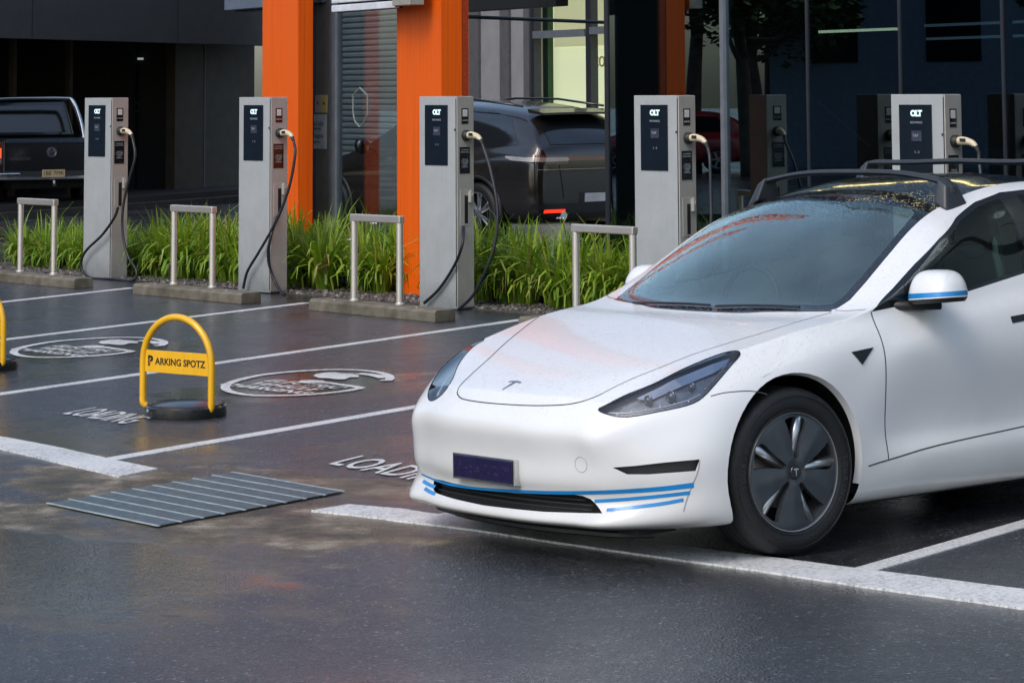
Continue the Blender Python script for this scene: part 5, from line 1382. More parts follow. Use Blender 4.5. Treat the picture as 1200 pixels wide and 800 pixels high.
def aero_wheel(parent, x, y, z, side, steer=0, rot=0):
    """18 inch wheel with five-petal cover; built in parent axes (x back, y right)"""
    w = bpy.data.objects.new('wheel', None); COL.objects.link(w); w.parent = parent; w.location = (x, y, z); w.rotation_euler = (0, 0, steer)
    R, W = .334, .235; s = side       # s = -1: outer face looks to -y (car's left)
    mb = MB(); h = W/2
    prof = [(.225,-h*.80),(.236,-h*.93),(.262,-h*1.02),(.295,-h*1.0),(.318,-h*.90),(.330,-h*.74),(R,-h*.5),(R+.0015,0),(R,h*.5),(.330,h*.74),(.318,h*.90),(.295,h*1.0),(.262,h*1.02),(.236,h*.93),(.225,h*.80)]
    mb.lathe(prof, 96, 'y')
    tyre = mb.obj('tyre', MAT['rubber'], w, smooth=True)
    mb = MB()
    for gy in (-.052,-.018,.018,.052): mb.lathe([(R+.0022,gy-.004),(R+.0022,gy+.004)], 96, 'y')
    mb.obj('tread_groove', MAT['cavity'], tyre)
    mb = MB()         # raised ring on the sidewall
    yo = s*h*1.0
    for rr in (.300, .246): mb.lathe([(rr-.0015,yo*1.0),(rr,yo*1.0+s*.0035),(rr+.0015,yo*1.0)], 80, 'y')
    # short raised bars hinting the moulded lettering
    mb.obj('sidewall_ring', MAT['rubber'], tyre, smooth=True)
    for a0, t in ((math.radians(188), 'TOURING'), (math.radians(8), 'TOURING')):
        for k, ch in enumerate(t):
            a = a0 - k*.105*(1); c, sn = math.cos(a), math.sin(a)
            tx = Vector((sn, 0, -c)); rad = Vector((c, 0, sn)); nrm = Vector((0, s, 0))
            if s > 0: tx = -tx
            Mt = Matrix((tx, rad, nrm)).transposed().to_4x4(); Mt.translation = Vector((c*.272, s*(h*1.02+.0005), sn*.272))
            text_mesh('sidewall_letter', ch, .030, MAT['tyre_letter'], Mt, tyre, .0006)
    # barrel and lip
    mb = MB(); yr = s*h*.93
    mb.lathe([(.2365,yr*1.0),(.2345,yr+s*.004),(.231,yr+s*.003),(.229,yr-s*.01),(.222,yr-s*.06),(.215,yr-s*.15)], 80, 'y'); mb.obj('rim_lip', MAT['rim_edge'], w, smooth=True, angle=50)
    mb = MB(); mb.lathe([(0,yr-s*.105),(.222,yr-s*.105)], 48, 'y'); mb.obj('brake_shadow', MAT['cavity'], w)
    mb = MB(); mb.lathe([(.04,yr-s*.085),(.150,yr-s*.085),(.150,yr-s*.10)], 48, 'y'); mb.obj('brake_disc', MAT['steel'], w, smooth=True, angle=40)
    mb = MB(); mb.box(.06,.15,*sorted((yr-s*.088, yr-s*.055)),.02,.11); mb.obj('caliper', MAT['rim_edge'], w, bevel=.01)
    # alloy spokes behind the cover, seen in the gaps
    mb = MB()
    for k in range(5):
        a = math.radians(84+72*k) + rot
        for dr, th in ((.02,.016),):
            aa = a + .10*s; p0 = Vector((.05*math.cos(aa), yr-s*.035, .05*math.sin(aa))); p1 = Vector((.222*math.cos(aa), yr-s*.022, .222*math.sin(aa)))
            mb.tube([p0, (p0+p1)/2, p1], [.024,.020,.022], 8)
    mb.obj('alloy_spoke', MAT['alloy'], w, smooth=True)
    # cover: disc with five openings, domed petals
    from mathutils.geometry import delaunay_2d_cdt
    Rc = .2335
    def op(k):      # opening outline: narrow by the hub, widening outward, with a swept edge
        a = math.radians(84+72*k) + rot; o = []
        left = [(.058,.17),(.10,.20),(.15,.245),(.19,.275),(.213,.285)]; right = [(.2175,.06),(.215,-.16),(.195,-.245),(.14,-.225),(.085,-.21),(.055,-.17)]
        for r, d in left + right: o.append((r*math.cos(a+d*s*-1), r*math.sin(a+d*s*-1)))
        return smooth2(o, 3)
    pts, edges = [], []
    def loop(l):
        b = len(pts); pts.extend([Vector(p) for p in l]); edges.extend([(b+i, b+(i+1) % len(l)) for i in range(len(l))])
    loop([(Rc*math.cos(t*math.pi/48), Rc*math.sin(t*math.pi/48)) for t in range(96)])
    ops = [op(k) for k in range(5)]
    for o in ops: loop(o)
    for r in [.012*i for i in range(1, 19)]:
        n = max(6, int(r*2*math.pi/.012))
        for k in range(n): 
            q = (r*math.cos(2*math.pi*k/n), r*math.sin(2*math.pi*k/n)); pts.append(Vector(q))
    r_ = delaunay_2d_cdt(pts, edges, [], 0, 1e-6); v2, _, f2 = r_[0], r_[1], r_[2]
    def hgt(p):
        r = math.hypot(p[0], p[1]); a = math.atan2(p[1], p[0]); best = 9
        for k in range(5):
            ak = math.radians(84+72*k) + rot; d = (a-ak+math.pi) % (2*math.pi) - math.pi; best = min(best, abs(d))
        dome = .010*(1-(r/Rc)**2) if r > .05 else .010
        facet = -.012*max(0, 1-best/.628)*min(1, r/.1)
        hub = -.006 if r < .045 else 0
        edge = -.004 if r > Rc-.006 else 0
        return dome + facet*.8 + hub + edge
    vs = [Vector((p.x, yr + s*(.004+hgt(p)), p.y)) for p in v2]
    fs = []
    for f in f2:
        c = (v2[f[0]]+v2[f[1]]+v2[f[2]])/3
        if c.length < Rc and not any(in_poly((c.x, c.y), o) for o in ops): fs.append(tuple(f))
    mb = MB(); mb.add(vs, fs)
    V2, wf = boundary_wall(vs, fs, lambda p: Vector((p.x*.985, p.y - s*.028, p.z*.985)))
    mb.add(V2, wf)
    mb.obj('aero_cover', MAT['aero'], w, smooth=True, angle=35)
    mb = MB(); mb.lathe([(0,yr+s*.0145),(.026,yr+s*.0142),(.0285,yr+s*.011),(.0285,yr+s*.002)], 32, 'y'); cap = mb.obj('centre_cap', MAT['gloss_black'], w, smooth=True, angle=40)
    T = [(-.0145,.012),(-.010,.0145),(0,.016),(.010,.0145),(.0145,.012),(.012,.008),(.004,.0095),(.0015,-.015),(-.0015,-.015),(-.004,.0095),(-.012,.008)]
    mb = MB(); mb.add([(a, yr+s*.0152, b) for a, b in T], [tuple(range(len(T)))]); mb.obj('cap_badge', MAT['chrome'], cap)
    return w

def build_car():
    V_, Fc_, _i, _p = car_cage(); me0 = subd_mesh(V_, Fc_, 4)
    B = Body(me0, 1); B2 = Body(me0, -1); bpy.data.meshes.remove(me0)
    hl = [(701,480),(714,486),(735,488.5),(770,482.5),(805,475),(823,466),(840,448),(857,428),(866,418),(867,413),(862,411),(850,413),(832,419),(800,432.5),(765,450),(735,462),(712,473.5)]
    hl2 = [(504,469.5),(501.5,462),(507,447),(519,430),(538,413),(556,400),(565,395.5),(567,398.5),(557,404.5),(546,415),(537,428),(530.5,444),(521,459),(512,467)]
    top_out = [(1.150,-.1),(1.150,0),(1.165,.25),(1.207,.395),(1.25,.56),(1.30,.675),(1.325,.695),(1.40,.705),(1.52,.692),(1.73,.660),(1.92,.628),(2.07,.598),(2.17,.578),(2.32,.560),(2.6,.550),(3.0,.535),(3.5,.50),(3.95,.45),(4.12,.3),(4.18,0),(4.18,-.1)]
    top_in = [(1.205,-.1),(1.205,0),(1.22,.25),(1.262,.42),(1.315,.60),(1.345,.655),(1.395,.665),(1.516,.655),(1.716,.628),(1.87,.598),(1.99,.560),(2.015,.52),(1.985,.34),(1.955,.15),(1.95,0),(1.95,-.1)]
    side_out = [(1.385,.938),(1.43,.965),(1.553,1.027),(1.724,1.12),(1.919,1.221),(2.115,1.304),(2.313,1.367),(2.50,1.405),(2.8,1.42),(3.15,1.385),(3.45,1.30),(3.68,1.20),(3.82,1.115),(3.7,1.10),(3.2,1.092),(2.8,1.078),(2.402,1.050),(2.002,.991),(1.583,.955)]
    door = [(1.384,.938),(1.383,.853),(1.377,.714),(1.377,.539),(1.382,.334),(1.707,.364),(2.2,.394),(2.50,.410),(2.515,.6),(2.53,.9),(2.535,1.04),(2.402,1.050),(2.002,.991),(1.583,.955)]
    arch = lambda cx: [(cx+.383*math.cos(math.radians(t)), .345+.383*math.sin(math.radians(t))) for t in range(0, 360, 7)]
    for Q in (B, B2):
        sd = Q.side; L = lambda c: c.y*sd > .30
        up = lambda c: c.z > .85
        Z_ = lambda o: [(x, y*sd) for x, y in o]
        Q.cut(Z_(top_out), 'z', 1, up); Q.cut(Z_(top_in), 'z', 2, up, True)
        Q.cut(side_out, 'y', 3, L)
        Q.cut([(1.60,.985),(1.60,1.035),(1.73,1.103),(1.92,1.203),(2.115,1.287),(2.313,1.350),(2.46,1.379),(2.46,1.072),(2.4,1.064),(2.0,1.006)], 'y', 4, L, True)
        Q.cut([(2.58,1.092),(2.58,1.39),(2.8,1.403),(3.15,1.367),(3.40,1.295),(3.40,1.112),(3.2,1.107)], 'y', 5, L, True)
        if sd > 0:
            Q.cut(smooth2(hl, 3), 'cam', 6, lambda c: c.y > .3 and c.z > .45)
            Q.cut([(718,547.5),(735,555.5),(760,555.5),(815,551.5),(820,538),(780,541.5),(745,545.5)], 'cam', 7, lambda c: c.y > .4 and c.z < .6 and c.x < .6)
            Q.cut([(-.1,.266),(0,.266),(.145,.268),(.33,.277),(.455,.285),(.50,.282),(.535,.272),(.575,.245),(.605,.224),(.50,.219),(.35,.213),(0,.208),(-.1,.208)], 'x', 8, lambda c: c.x < .3)
        else:
            Q.cut(smooth2(hl2, 3), 'cam', 6, lambda c: c.y < -.15 and c.z > .45 and c.x < .9)
            Q.cut([(.1,.266),(0,.266),(-.20,.268),(-.36,.270),(-.42,.268),(-.44,.258),(-.43,.235),(-.38,.220),(-.20,.213),(0,.208),(.1,.208)], 'x', 8, lambda c: c.x < .3)
        Q.cut(arch(.84), 'y', 9, lambda c: c.y*sd > .45 and c.z < .8, True); Q.cut(arch(3.716), 'y', 9, lambda c: c.y*sd > .45 and c.z < .8, True)
        Q.cut(door, 'y', 10, L)
        bmesh.ops.delete(Q.bm, geom=[f for f in Q.bm.faces if f[Q.reg] == 9], context='FACES')
    def both(reg):
        v1, f1 = B.take(reg); v2, f2 = B2.take(reg); o = len(v1); return v1+v2, f1+[tuple(i+o for i in f) for f in f2]
    def sided(reg): return (('left', *B.take(reg)), ('right', *B2.take(reg)))

    # ---- root
    bx, by = B.M.to_3x3().col[0], B.M.to_3x3().col[1]
    R3 = Matrix((bx, -by, bx.cross(-by))).transposed(); Rm = R3.to_4x4(); Rm.translation = CAR_P
    root = bpy.data.objects.new('white_car', None); COL.objects.link(root); root.matrix_world = Rm
    tag(root, 'wet white electric car with black roof rack and blue bumper stripes in the foreground', 'car')
    # ---- skin pieces
    vs, fs = both(0)
    # wheel arch lips folded inward
    shell = cobj('body', vs, fs, MAT['white_paint'], root, 'left')
    for cx in (.84, 3.716):
        lip_v, lip_f = [], []
        ring = []
        for t in range(-14, 196, 3):
            a = math.radians(t); x, z = cx+.383*math.cos(a), .345+.383*math.sin(a)
            h = B.full.ray_cast(Vector((x, 2, z)), Vector((0,-1,0)))
            if h[0] is None: continue
            ring.append((h[0], Vector((cx+.372*math.cos(a), h[0].y-.028, .345+.372*math.sin(a)))))
        o = len(lip_v)
        for p, q in ring: lip_v += [p, q]
        lip_f += [(o+2*i, o+2*i+1, o+2*i+3, o+2*i+2) for i in range(len(ring)-1)]
        for mode in ('left', 'right'): cobj('arch_lip', lip_v, lip_f, MAT['white_paint'], shell, mode)
    for m_, vs, fs in sided(10): cobj('front_door', vs, fs, MAT['white_paint'], root, 'left')
    vs, fs = both(1); cobj('roof_glass', vs, fs, MAT['roof_glass'], root, 'left')
    vs, fs = both(2); ws = cobj('windscreen', vs, fs, MAT['windscreen'], root, 'left')
    for m_, vs, fs in sided(3): cobj('window_trim', vs, fs, MAT['gloss_black'], root, 'left')
    for r in (4, 5):
        for m_, vs, fs in sided(r): cobj('side_window', vs, fs, MAT['side_glass'], root, 'left')
    # headlights: lens on the skin, housing sunk behind it
    nrm = lambda p: B.near(p)[1]
    for side_, vs, fs in sided(6):
        mode = 'left'; HL = hl if side_ == 'left' else hl2
        l = cobj('headlight', vs, fs, MAT['lamp_glass'], root, mode)
        c = sum(vs, Vector())/len(vs)
        inn = [p - nrm(p)*.035 + (c-p)*.04 for p in vs]
        V2, wf = boundary_wall(vs, fs, lambda p: p - nrm(p)*.035 + (c-p)*.04)
        cobj('housing', inn, fs, MAT['lamp_inside'], l, mode); cobj('housing_wall', V2, wf, MAT['gloss_black'], l, mode)
        # rim line
        rim = [B.hit_px(x, y) for x, y in smooth2(HL, 3)]; rp = [h[0]+h[1]*.0005 for h in rim if h[0] is not None]
        mb = MB(); mb.tube(rp, .0022, 6, close=True); cmb(mb, 'lamp_edge', MAT['gloss_black'], l, mode, smooth=True)
        def inside(x, y, dep): h = B.hit_px(x, y); return h[0] - h[1]*dep
        if side_ == 'right':
            mb = MB(); p = inside(520,446,.02); mb.tube([inside(511,462,.01), inside(519,446,.012), inside(531,430,.012)], .006, 8); cmb(mb, 'daytime_strip', MAT['drl'], l, mode, smooth=True)
            continue
        # projectors, reflector band, daytime strip
        for (x, y, r) in ((787,461,.024),(760,465,.020),(812,449,.018)):
            p = inside(x, y, .022); n_ = nrm(p); mb = MB()
            q = Vector((-1,.25,.1)).normalized(); u = q.orthogonal().normalized(); w_ = q.cross(u)
            pr = [(r*1.15,0),(r*1.15,.012),(r,.014),(r*.85,.010),(r*.6,.018),(0,.023)]
            vv = [];
            for rr, hh in pr:
                for k in range(20): an = k*math.pi/10; vv.append(p + (u*math.cos(an)+w_*math.sin(an))*rr*.8 + q*hh*.7)
            ff = [(i*20+k, i*20+(k+1) % 20, (i+1)*20+(k+1) % 20, (i+1)*20+k) for i in range(5) for k in range(20)]
            mb.add(vv, ff); cmb(mb, 'projector', MAT['projector'], l, mode, smooth=True, angle=40)
        mb = MB(); pts = [inside(x, y, .012) for x, y in ((712,482),(740,482),(775,476),(805,468),(822,460))]
        mb.tube(spline(pts, 5), .0045, 8); cmb(mb, 'daytime_strip', MAT['drl'], l, mode, smooth=True)
        mb = MB()
        a_ = [inside(x, y, .02) for x, y in ((745,463),(790,440),(835,421),(856,415))]; b_ = [inside(x, y, .024) for x, y in ((760,466),(800,448),(838,432),(852,424))]
        for i in range(3): mb.add([a_[i], a_[i+1], b_[i+1], b_[i]], [(0,1,2,3)])
        cmb(mb, 'reflector', MAT['lamp_chrome'], l, mode)
        mb = MB(); pts = [inside(x, y, .010) for x, y in ((826,455),(840,440),(853,425))]; mb.tube(spline(pts, 4), .004, 6); cmb(mb, 'indicator', MAT['indicator'], l, mode, smooth=True)
        for k in range(6):
            x = 722+k*17; mb = MB(); p = inside(x, 484.5-k*3.1, .008); mb.lathe([(0,0),(.004,0),(.004,.003),(0,.004)], 8, 'x', tuple(p)); cmb(mb, 'lamp_dot', MAT['paper'], l, mode)
    # recessed slots
    def recess(reg, name, dep, mat, modes, wallmat=None):
        sets = [both(reg)] if modes == ('both',) else [B.take(reg)]
        for vs, fs in sets:
            mode = 'left'
            inn = [p - nrm(p)*dep for p in vs]; V2, wf = boundary_wall([Vector(p) for p in vs], [f for f in fs], lambda p: p - nrm(p)*dep)
            wf = [f for f in wf if not all(abs(V2[i].y) < 1e-4 for i in f)]
            r = cobj(name, inn, fs, MAT[mat], root, mode); cobj('slot_wall', V2, wf, MAT[wallmat or 'black_plastic'], r, mode)
    recess(7, 'bumper_slot', .022, 'black_plastic', ('left',)); recess(8, 'lower_grille', .045, 'cavity', ('both',), 'gloss_black')
    g = [c for c in root.children if c.name.startswith('lower_grille')][0]
    mb = MB()
    for z in (.228, .245, .262):
        pts = []
        for k in range(-8, 12):
            y = k*.05*(.98 if z < .25 else .9); h = B.full.ray_cast(Vector((-1, y, z)), Vector((1,0,0)))
            pts.append(h[0] + Vector((.022,0,0)))
        mb.tube(pts, .0035, 6)
    cmb(mb, 'grille_bar', MAT['black_plastic'], g, 'left', smooth=True)
    # ---- seams
    def seam(pts, w=.0045, cam=False, modes=('both',), parent=shell, n=6, name='panel_seam', mat='seam', off=.0008):
        v, f = ribbon(B, pts, w, off, cam, n)
        for m_ in modes: cobj(name, v, f, MAT[mat], parent, m_)
    seam([(640,365),(622,378),(606,390.5),(590,404),(573,420),(553,438),(541,450),(536.5,457),(537,463),(545,468),(575,472.3),(620,475),(655,474.5),(675,472),(692,467),(706,461)], .0055, True, ('left',))
    seam([(706,461),(722,452.5),(745,442),(775,430),(810,416),(850,403),(890,391),(935,377),(975,366)], .004, True, ('left',))
    seam([(833,464),(850,460),(875,458),(890,459.5),(899,462)], .004, True, ('left','right'))
    seam([(1.384,.835,.938),(1.383,.88,.853),(1.377,.913,.714),(1.377,.917,.539),(1.382,.904,.334)], .006, False, ('left','right'))
    seam([(1.262,.908,.319),(1.382,.904,.334),(1.707,.902,.364),(2.2,.905,.394),(2.5,.905,.41),(3.1,.9,.43),(3.33,.9,.44)], .006, False, ('left','right'))
    seam([(2.50,.905,.41),(2.515,.92,.6),(2.53,.89,.9),(2.535,.85,1.05)], .006, False, ('left','right'))
    seam([(1.15,0,.93),(1.165,.25,.93),(1.207,.395,.93),(1.25,.56,.94),(1.30,.69,.945)], .012)
    seam([(1.31,.70,.945),(1.335,.76,.94),(1.375,.82,.94)], .004, False, ('left','right'))
    # intake panel with blue stripes
    seam([(820,539),(818,552),(812,567),(806,582),(801,599)], .0055, True, ('left','right'), shell, 6, 'panel_step_shade', 'shade_joint_grey')  # flat grey strip paints the shade along the recessed panel edge
    stripe = lambda pts, w: seam(pts, w, True, ('left',), shell, 6, 'blue_stripe', 'blue', .0016)
    stripe([(494,555),(510,562),(528,567.5),(560,572),(600,574.8),(640,576.5),(690,576.8),(740,574.8),(780,571.8),(813,568)], lambda t: .007 + .013*t)
    stripe([(697,587),(735,584.5),(775,580.8),(808.5,577)], .014)
    stripe([(711,597.5),(740,594.5),(775,590),(801,585.3)], .014)
    def mir(pts, w):
        v, f = ribbon(B, pts, w, .0016, True); cobj('blue_stripe', v, f, MAT['blue'], shell, 'right')
    stripe([(496,563.5),(503,567.5),(510,570.5)], .016); stripe([(498,572),(504,576),(510,578.5)], .016)
    # tow eye cover, badge, side triangle
    h = B.hit_px(681, 544); n_ = h[1]; u = n_.orthogonal().normalized(); w_ = n_.cross(u)
    mb = MB(); mb.tube([B.near(h[0] + (u*math.cos(k*math.pi/12)+w_*math.sin(k*math.pi/12))*.030)[0] for k in range(24)], .0014, 6, close=True); cmb(mb, 'tow_cover_ring', MAT['shade_joint_grey'], shell, 'left')
    T = [(-.041,.030),(-.028,.037),(0,.041),(.028,.037),(.041,.030),(.034,.022),(.018,.027),(.010,.026),(.003,-.043),(-.003,-.043),(-.010,.026),(-.018,.027),(-.034,.022)]
    decal(B, (.098,0,.68), (1,0,.3), T, .002, 'hood_badge', MAT['badge'], shell, 'left')
    hs = [B.hit_px(*q) for q in ((997.5,412.5),(1023,407),(1010,427))]
    for mode in ('left', 'right'):
        mb = MB(); mb.add([h[0]+h[1]*.006 for h in hs] + [h[0] for h in hs], [(0,1,2),(0,3,4,1),(1,4,5,2),(2,5,3,0)]); cmb(mb, 'side_repeater', MAT['gloss_black'], shell, mode, bevel=.001)
    # door handles
    for X0, zz in ((2.205, .858), (3.15, .875)):
        q = [B.near((X0+k*.03, .9, zz+.0008*k)) for k in range(8)]
        for mode in ('left', 'right'):
            v, f = ribbon(B, [(X0,.9,zz),(X0+.1,.9,zz+.006),(X0+.215,.9,zz+.012)], .030, .002); cobj('door_handle', v, f, MAT['gloss_black'], root, mode)
    # number plate
    h = B.near((-.05,0,.352)); X0 = B.full.ray_cast(Vector((-1,0,.352)), Vector((1,0,0)))[0].x
    mb = MB(); mb.box(X0-.018, X0+.02, -.200, .200, .300, .404); fr = cmb(mb, 'plate_frame', MAT['chrome'], root, 'left', bevel=.003)
    mb = MB(); mb.box(X0-.021, X0-.0185, -.190, .190, .310, .396); pl = cmb(mb, 'number_plate', MAT['plate'], fr, 'left', bevel=.001)
    mb = MB()
    # blurred, unreadable characters
    rnd = random.Random(5)
    for k in range(6):
        y = -.15+.06*k
        for j in range(3):
            a, b = rnd.uniform(-.015,.015), rnd.uniform(-.02,.02); mb.box(X0-.0222, X0-.0212, y+a-.008, y+a+.008, .352+b-.003, .352+b+.003)
    cmb(mb, 'plate_marks', simple('plate_marks', (.035,.028,.085), .4), pl, 'left')
    # ---- mirrors
    for mode in ('left', 'right'):
        mb = MB(); n1, n2 = 22, 12
        cx, cy, z0 = (1.665, .965, .985) if mode == 'left' else (1.74, .925, .955); ax, ay, hz = .105, .120, .118
        vv = []
        for j in range(n2+1):
            t = j/n2; zz = z0 + hz*math.sin(t*math.pi/2); k = math.cos(t*math.pi/2)**.55 if t < 1 else .0
            for i in range(n1):
                a = 2*math.pi*i/n1; ca, sa = math.cos(a), math.sin(a)
                sx = abs(ca)**.7*(1 if ca > 0 else -1); sy = abs(sa)**.7*(1 if sa > 0 else -1)
                vv.append((cx + ax*k*sx + .02*t, cy + ay*k*sy - .012*t, zz + .010*sy*k*(1-t)))
        ff = [(j*n1+i, j*n1+(i+1) % n1, (j+1)*n1+(i+1) % n1, (j+1)*n1+i) for j in range(n2) for i in range(n1)] + [tuple(reversed(range(n1)))]
        mb.add(vv, ff); mm = cmb(mb, 'door_mirror', MAT['white_paint'], root, mode, smooth=True, angle=50)
        mb = MB(); vv = []
        for zz, k in ((z0-.020,.90),(z0-.002,1.0)):
            for i in range(n1):
                a = 2*math.pi*i/n1; ca, sa = math.cos(a), math.sin(a); sx = abs(ca)**.7*(1 if ca > 0 else -1); sy = abs(sa)**.7*(1 if sa > 0 else -1)
                vv.append((cx+ax*k*sx, cy+ay*k*sy, zz+.010*sy*k))
        mb.add(vv, [(i, (i+1) % n1, n1+(i+1) % n1, n1+i) for i in range(n1)] + [tuple(reversed(range(n1))), tuple(range(n1, 2*n1))]); cmb(mb, 'mirror_base', MAT['black_plastic'], mm, mode, smooth=True, angle=50)
        mb = MB(); mb.tube([(1.50,.80,.955),(1.60,.86,.952),(1.72,.93,.950)], [.022,.020,.018], 10); cmb(mb, 'mirror_arm', MAT['black_plastic'], mm, mode, smooth=True)
        # blue line round the lower edge
        vv = []; tt = .10
        for zt in (.03, .14):
            k = math.cos(zt*math.pi/2)**.55
            for i in range(n1+1):
                a = 2*math.pi*i/n1; ca, sa = math.cos(a), math.sin(a); sx = abs(ca)**.7*(1 if ca > 0 else -1); sy = abs(sa)**.7*(1 if sa > 0 else -1)
                vv.append((cx+(ax*k+.0012)*sx+.02*zt, cy+(ay*k+.0012)*sy-.012*zt, z0+hz*math.sin(zt*math.pi/2)+.010*sy*k*(1-zt)))
        mb = MB(); mb.add(vv, [(i, i+1, n1+2+i, n1+1+i) for i in range(n1)]); cmb(mb, 'mirror_stripe', MAT['blue'], mm, mode, smooth=True)
    # ---- roof rack
    def plane_pt(x, y, X):
        d = B.Mi.to_3x3() @ ray(x, y); t = (X-B.eye.x)/d.x; return B.eye + d*t
    rack = []
    for X, px_ in ((2.20, [(881,217.5),(890,212.5),(902.5,209.5),(945,205),(993,203.5),(1044,205.5),(1086.7,211),(1103,216)]), (2.93, None)):
        if px_:
            p = [plane_pt(x, y, X) for x, y in px_]; ys = [abs(q.y) for q in p]
            rack_pts = [(q.y, q.z) for q in p]; zm = max(q.z for q in p); ym = (max(q.y for q in p) - min(q.y for q in p))/2
            print('rack', [tuple(round(c,3) for c in q) for q in p])
        zr = B.full.ray_cast(Vector((X, .58, 3)), Vector((0,0,-1)))[0].z; zc = B.full.ray_cast(Vector((X, 0, 3)), Vector((0,0,-1)))[0].z
        top = zc + .058
        prof = [(-.60,zr+.040),(-.583,zr+.075),(-.53,zr+.098),(-.3,top-.006),(0,top),(.3,top-.006),(.53,zr+.098),(.583,zr+.075),(.60,zr+.040)]
        cl = spline([(X,y,z) for y, z in prof], 6); vs, fs = [], []; sec_ = [(-.036,0),(-.028,.011),(0,.015),(.028,.011),(.036,0),(.028,-.010),(0,-.013),(-.028,-.010)]
        L_ = len(cl)
        for i, p in enumerate(cl):
            t = (cl[min(i+1,L_-1)]-cl[max(i-1,0)]).normalized(); nn = Vector((1,0,0)).cross(t)
            nn = nn if nn.z > 0 or abs(p.y) > .55 else -nn
            if p.y < -.55 and nn.y > 0: pass
            vs += [p + Vector((1,0,0))*a + nn*b for a, b in sec_]
        m = len(sec_); fs = [(i*m+k, i*m+(k+1) % m, (i+1)*m+(k+1) % m, (i+1)*m+k) for i in range(L_-1) for k in range(m)] + [tuple(range(m)), tuple(reversed(range((L_-1)*m, L_*m)))]
        mb = MB(); mb.add(vs, fs); bar = cmb(mb, 'roof_bar', MAT['rack_black'], root, 'left', smooth=True, angle=60)
        for sg_ in (1, -1):
            # foot: tapered block leaning onto the roof edge
            yb = .635*sg_; a = [(X-.085,yb,zr-.035),(X+.085,yb,zr-.035),(X+.085,yb-.075*sg_,zr+.0),(X-.085,yb-.075*sg_,zr+.0)]; tz = zr+.10
            b = [(X-.038,.600*sg_,tz-.02),(X+.038,.600*sg_,tz-.02),(X+.038,.545*sg_,tz+.012),(X-.038,.545*sg_,tz+.012)]
            mb = MB(); mb.add(a+b, [(0,3,2,1),(4,5,6,7),(0,1,5,4),(1,2,6,5),(2,3,7,6),(3,0,4,7)]); cmb(mb, 'rack_foot', MAT['rack_black'], bar, 'left', bevel=.012, seg=3, smooth=True, angle=50)
    # ---- wipers
    mb = MB(); z = lambda x, y: B.full.ray_cast(Vector((x, y, 3)), Vector((0,0,-1)))[0].z+.010
    for a, b in (((1.20,-.45),(1.195,.06)), ((1.19,.10),(1.262,.54))):
        mb.tube([(a[0]+(b[0]-a[0])*k/6, a[1]+(b[1]-a[1])*k/6, z(a[0]+(b[0]-a[0])*k/6, a[1]+(b[1]-a[1])*k/6)) for k in range(7)], .005, 6)
    cmb(mb, 'wiper', MAT['black_plastic'], root, 'left')
    # ---- inside
    mb = MB(); mb.box(1.05, 4.0, -.72, .72, .20, .42); cmb(mb, 'cabin_floor', MAT['seat'], root)
    vv = []
    for x, z_, w_ in ((1.22,.90,.66),(1.50,.955,.70),(1.68,.93,.72),(1.74,.84,.72),(1.66,.60,.70)): vv += [(x,-w_,z_),(x,w_,z_)]
    mb = MB(); mb.add(vv, [(2*i, 2*i+1, 2*i+3, 2*i+2) for i in range(4)]); cmb(mb, 'dashboard', MAT['seat'], root, smooth=True)
    for cy in (-.36, .36):
        mb = MB(); mb.box(1.95, 2.42, cy-.24, cy+.24, .45, .60); mb2 = cmb(mb, 'seat', MAT['seat'], root, bevel=.05, seg=3, smooth=True)
        mb = MB(); mb.prism([(2.40,cy-.23,.58),(2.52,cy-.23,.60),(2.68,cy-.19,1.14),(2.60,cy-.19,1.16)], (0,.44,0)); cmb(mb, 'seat_back', MAT['seat'], root, bevel=.03, seg=3, smooth=True)
        mb = MB(); mb.prism([(2.60,cy-.12,1.16),(2.68,cy-.12,1.15),(2.73,cy-.12,1.32),(2.64,cy-.12,1.33)], (0,.24,0)); cmb(mb, 'head_rest', MAT['seat'], root, bevel=.025, seg=3, smooth=True)
    mb = MB(); mb.box(3.3, 3.55, -.62, .62, .45, 1.12); cmb(mb, 'rear_seat', MAT['seat'], root, bevel=.06, seg=3, smooth=True)
    mb = MB(); pts = [(1.86+.05*math.sin(a)*.5, -.36+.18*math.cos(a), .90+.17*math.sin(a)) for a in [k*math.pi/14 for k in range(28)]]; mb.tube(pts, .014, 8, close=True); cmb(mb, 'steering_wheel', MAT['black_plastic'], root, smooth=True)
    mb = MB(); mb.box(1.98, 2.02, -.12, .12, 1.24, 1.30); cmb(mb, 'inner_mirror', MAT['black_plastic'], root, bevel=.015)
    mb = MB(); mb.prism([(2.47,.80,.45),(2.58,.80,.45),(2.60,.59,1.36),(2.49,.59,1.36)], (0,-.05,0)); 
    for mode in ('left','right'):
        m3 = MB(); m3.v = list(mb.v); m3.f = list(mb.f); m3.m = list(mb.m); cmb(m3, 'inner_pillar', MAT['pillar_trim'], root, mode)
    mb = MB(); mb.tube([(2.52,.585,1.28),(2.49,.60,1.12),(2.46,.66,.98)], .020, 8); cmb(mb, 'seat_belt', MAT['belt'], root, smooth=True)
    # ---- underside and wheel wells
    mb = MB(); mb.box(.30, 4.4, -.52, .52, .135, .165); mb.box(1.30, 3.25, -.80, .80, .150, .175); mb.box(.16, .36, -.70, .70, .135, .16); cmb(mb, 'underbody', MAT['cavity'], root)
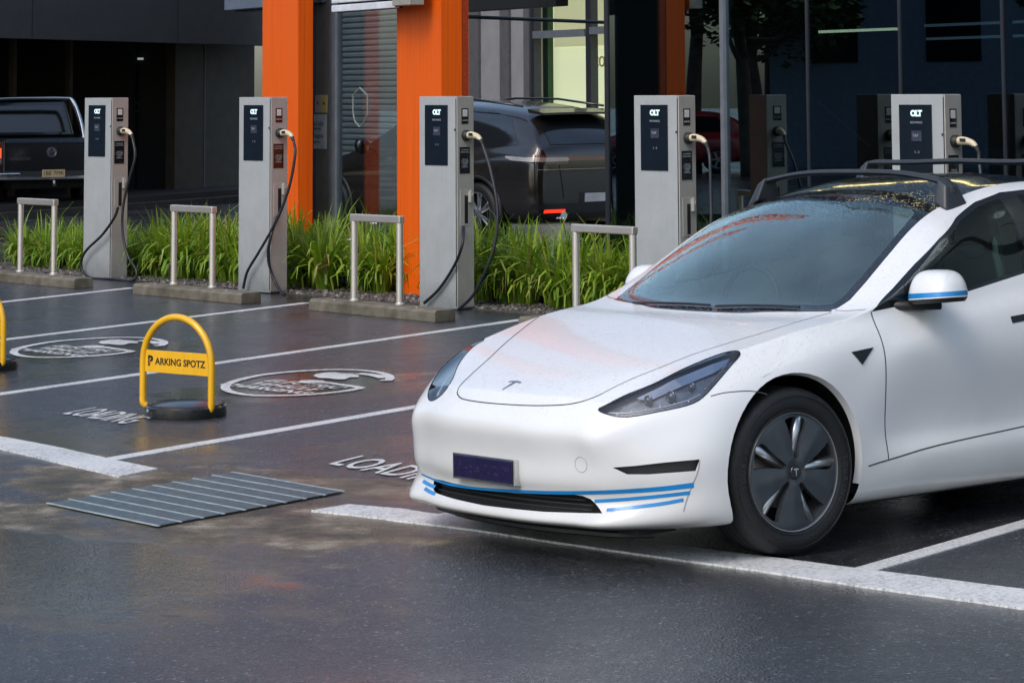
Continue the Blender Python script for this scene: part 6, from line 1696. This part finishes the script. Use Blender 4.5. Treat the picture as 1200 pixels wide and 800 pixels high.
    for cx in (.84, 3.716):
        vs, fs = [], []
        for t in range(-20, 201, 10):
            a = math.radians(t); c, s_ = math.cos(a), math.sin(a); vs += [(cx+.405*c, .885, .345+.405*s_), (cx+.405*c, .52, .345+.405*s_)]
        n = len(vs)//2; fs = [(2*i, 2*i+1, 2*i+3, 2*i+2) for i in range(n-1)] + [tuple(2*i+1 for i in range(n))]
        cobj('wheel_well', vs, fs, MAT['cavity'], root)
    mb = MB()
    for k in range(15):     # lower lip edge, black
        pass
    pts = []
    for k in range(-15, 16):
        y = k*.045; h = B.full.ray_cast(Vector((-1, y, .150)), Vector((1,0,0)))
        if h[0] is not None: pts.append((h[0].x+.035, y, .128))
    mb.tube(pts, .014, 6); cmb(mb, 'air_dam', MAT['black_plastic'], root, 'left')
    # ---- wheels: x back, y right
    for X in (.84, 3.716):
        for sd in (-1, 1):
            zl = .334 + (.018 - .02*.79 if sd < 0 else .018 + .02*.79)
            aero_wheel(root, X, sd*.792, zl, sd, math.radians(-4.5) if (X < 1) else 0, 0)
    return root
def car_mats():
    M = MAT
    M['tyre_letter'] = simple('tyre_letter', (.04,.04,.042), .5)
    M['lamp_inside'] = simple('lamp_inside', (.20,.215,.24), .25, .6, var=.4, nscale=30)
    M['lamp_chrome'] = simple('lamp_chrome', (.6,.62,.66), .12, 1)
    M['indicator'] = simple('indicator_lens', (.28,.20,.16), .25, .4)
    M['projector'] = simple('projector_lens', (.12,.125,.14), .12, .3, coat=.8)
    M['drl'] = simple('light_guide', (.42,.45,.50), .15, .2, coat=.8)
    M['shade_joint_grey'] = simple('shade_and_joint_grey', (.36,.36,.37), .5)  # grey for the painted panel-edge shade and the tow cover joint
    M['pillar_trim'] = simple('pillar_trim', (.05,.055,.055), .7)
    M['belt'] = simple('belt_webbing', (.30,.33,.30), .7)
EXPO = 0.52
make_camera()
build_ground(); car_mats()
build_posts(); build_stops(); build_locks(); build_planting()
build_facade(); build_pillars(); build_court(); build_left(); build_far()
build_suv(); build_ute(); build_redcar()
build_car()
world()
SC.view_settings.view_transform = 'Standard'; SC.view_settings.look = 'None'; SC.view_settings.exposure = EXPO; SC.view_settings.gamma = 1
SC.render.engine = 'CYCLES'; SC.cycles.max_bounces = 6; SC.cycles.transparent_max_bounces = 10; SC.cycles.glossy_bounces = 3; SC.cycles.diffuse_bounces = 2
SC.cycles.caustics_reflective = False; SC.cycles.caustics_refractive = False; SC.cycles.use_denoising = True; SC.cycles.sample_clamp_indirect = 6
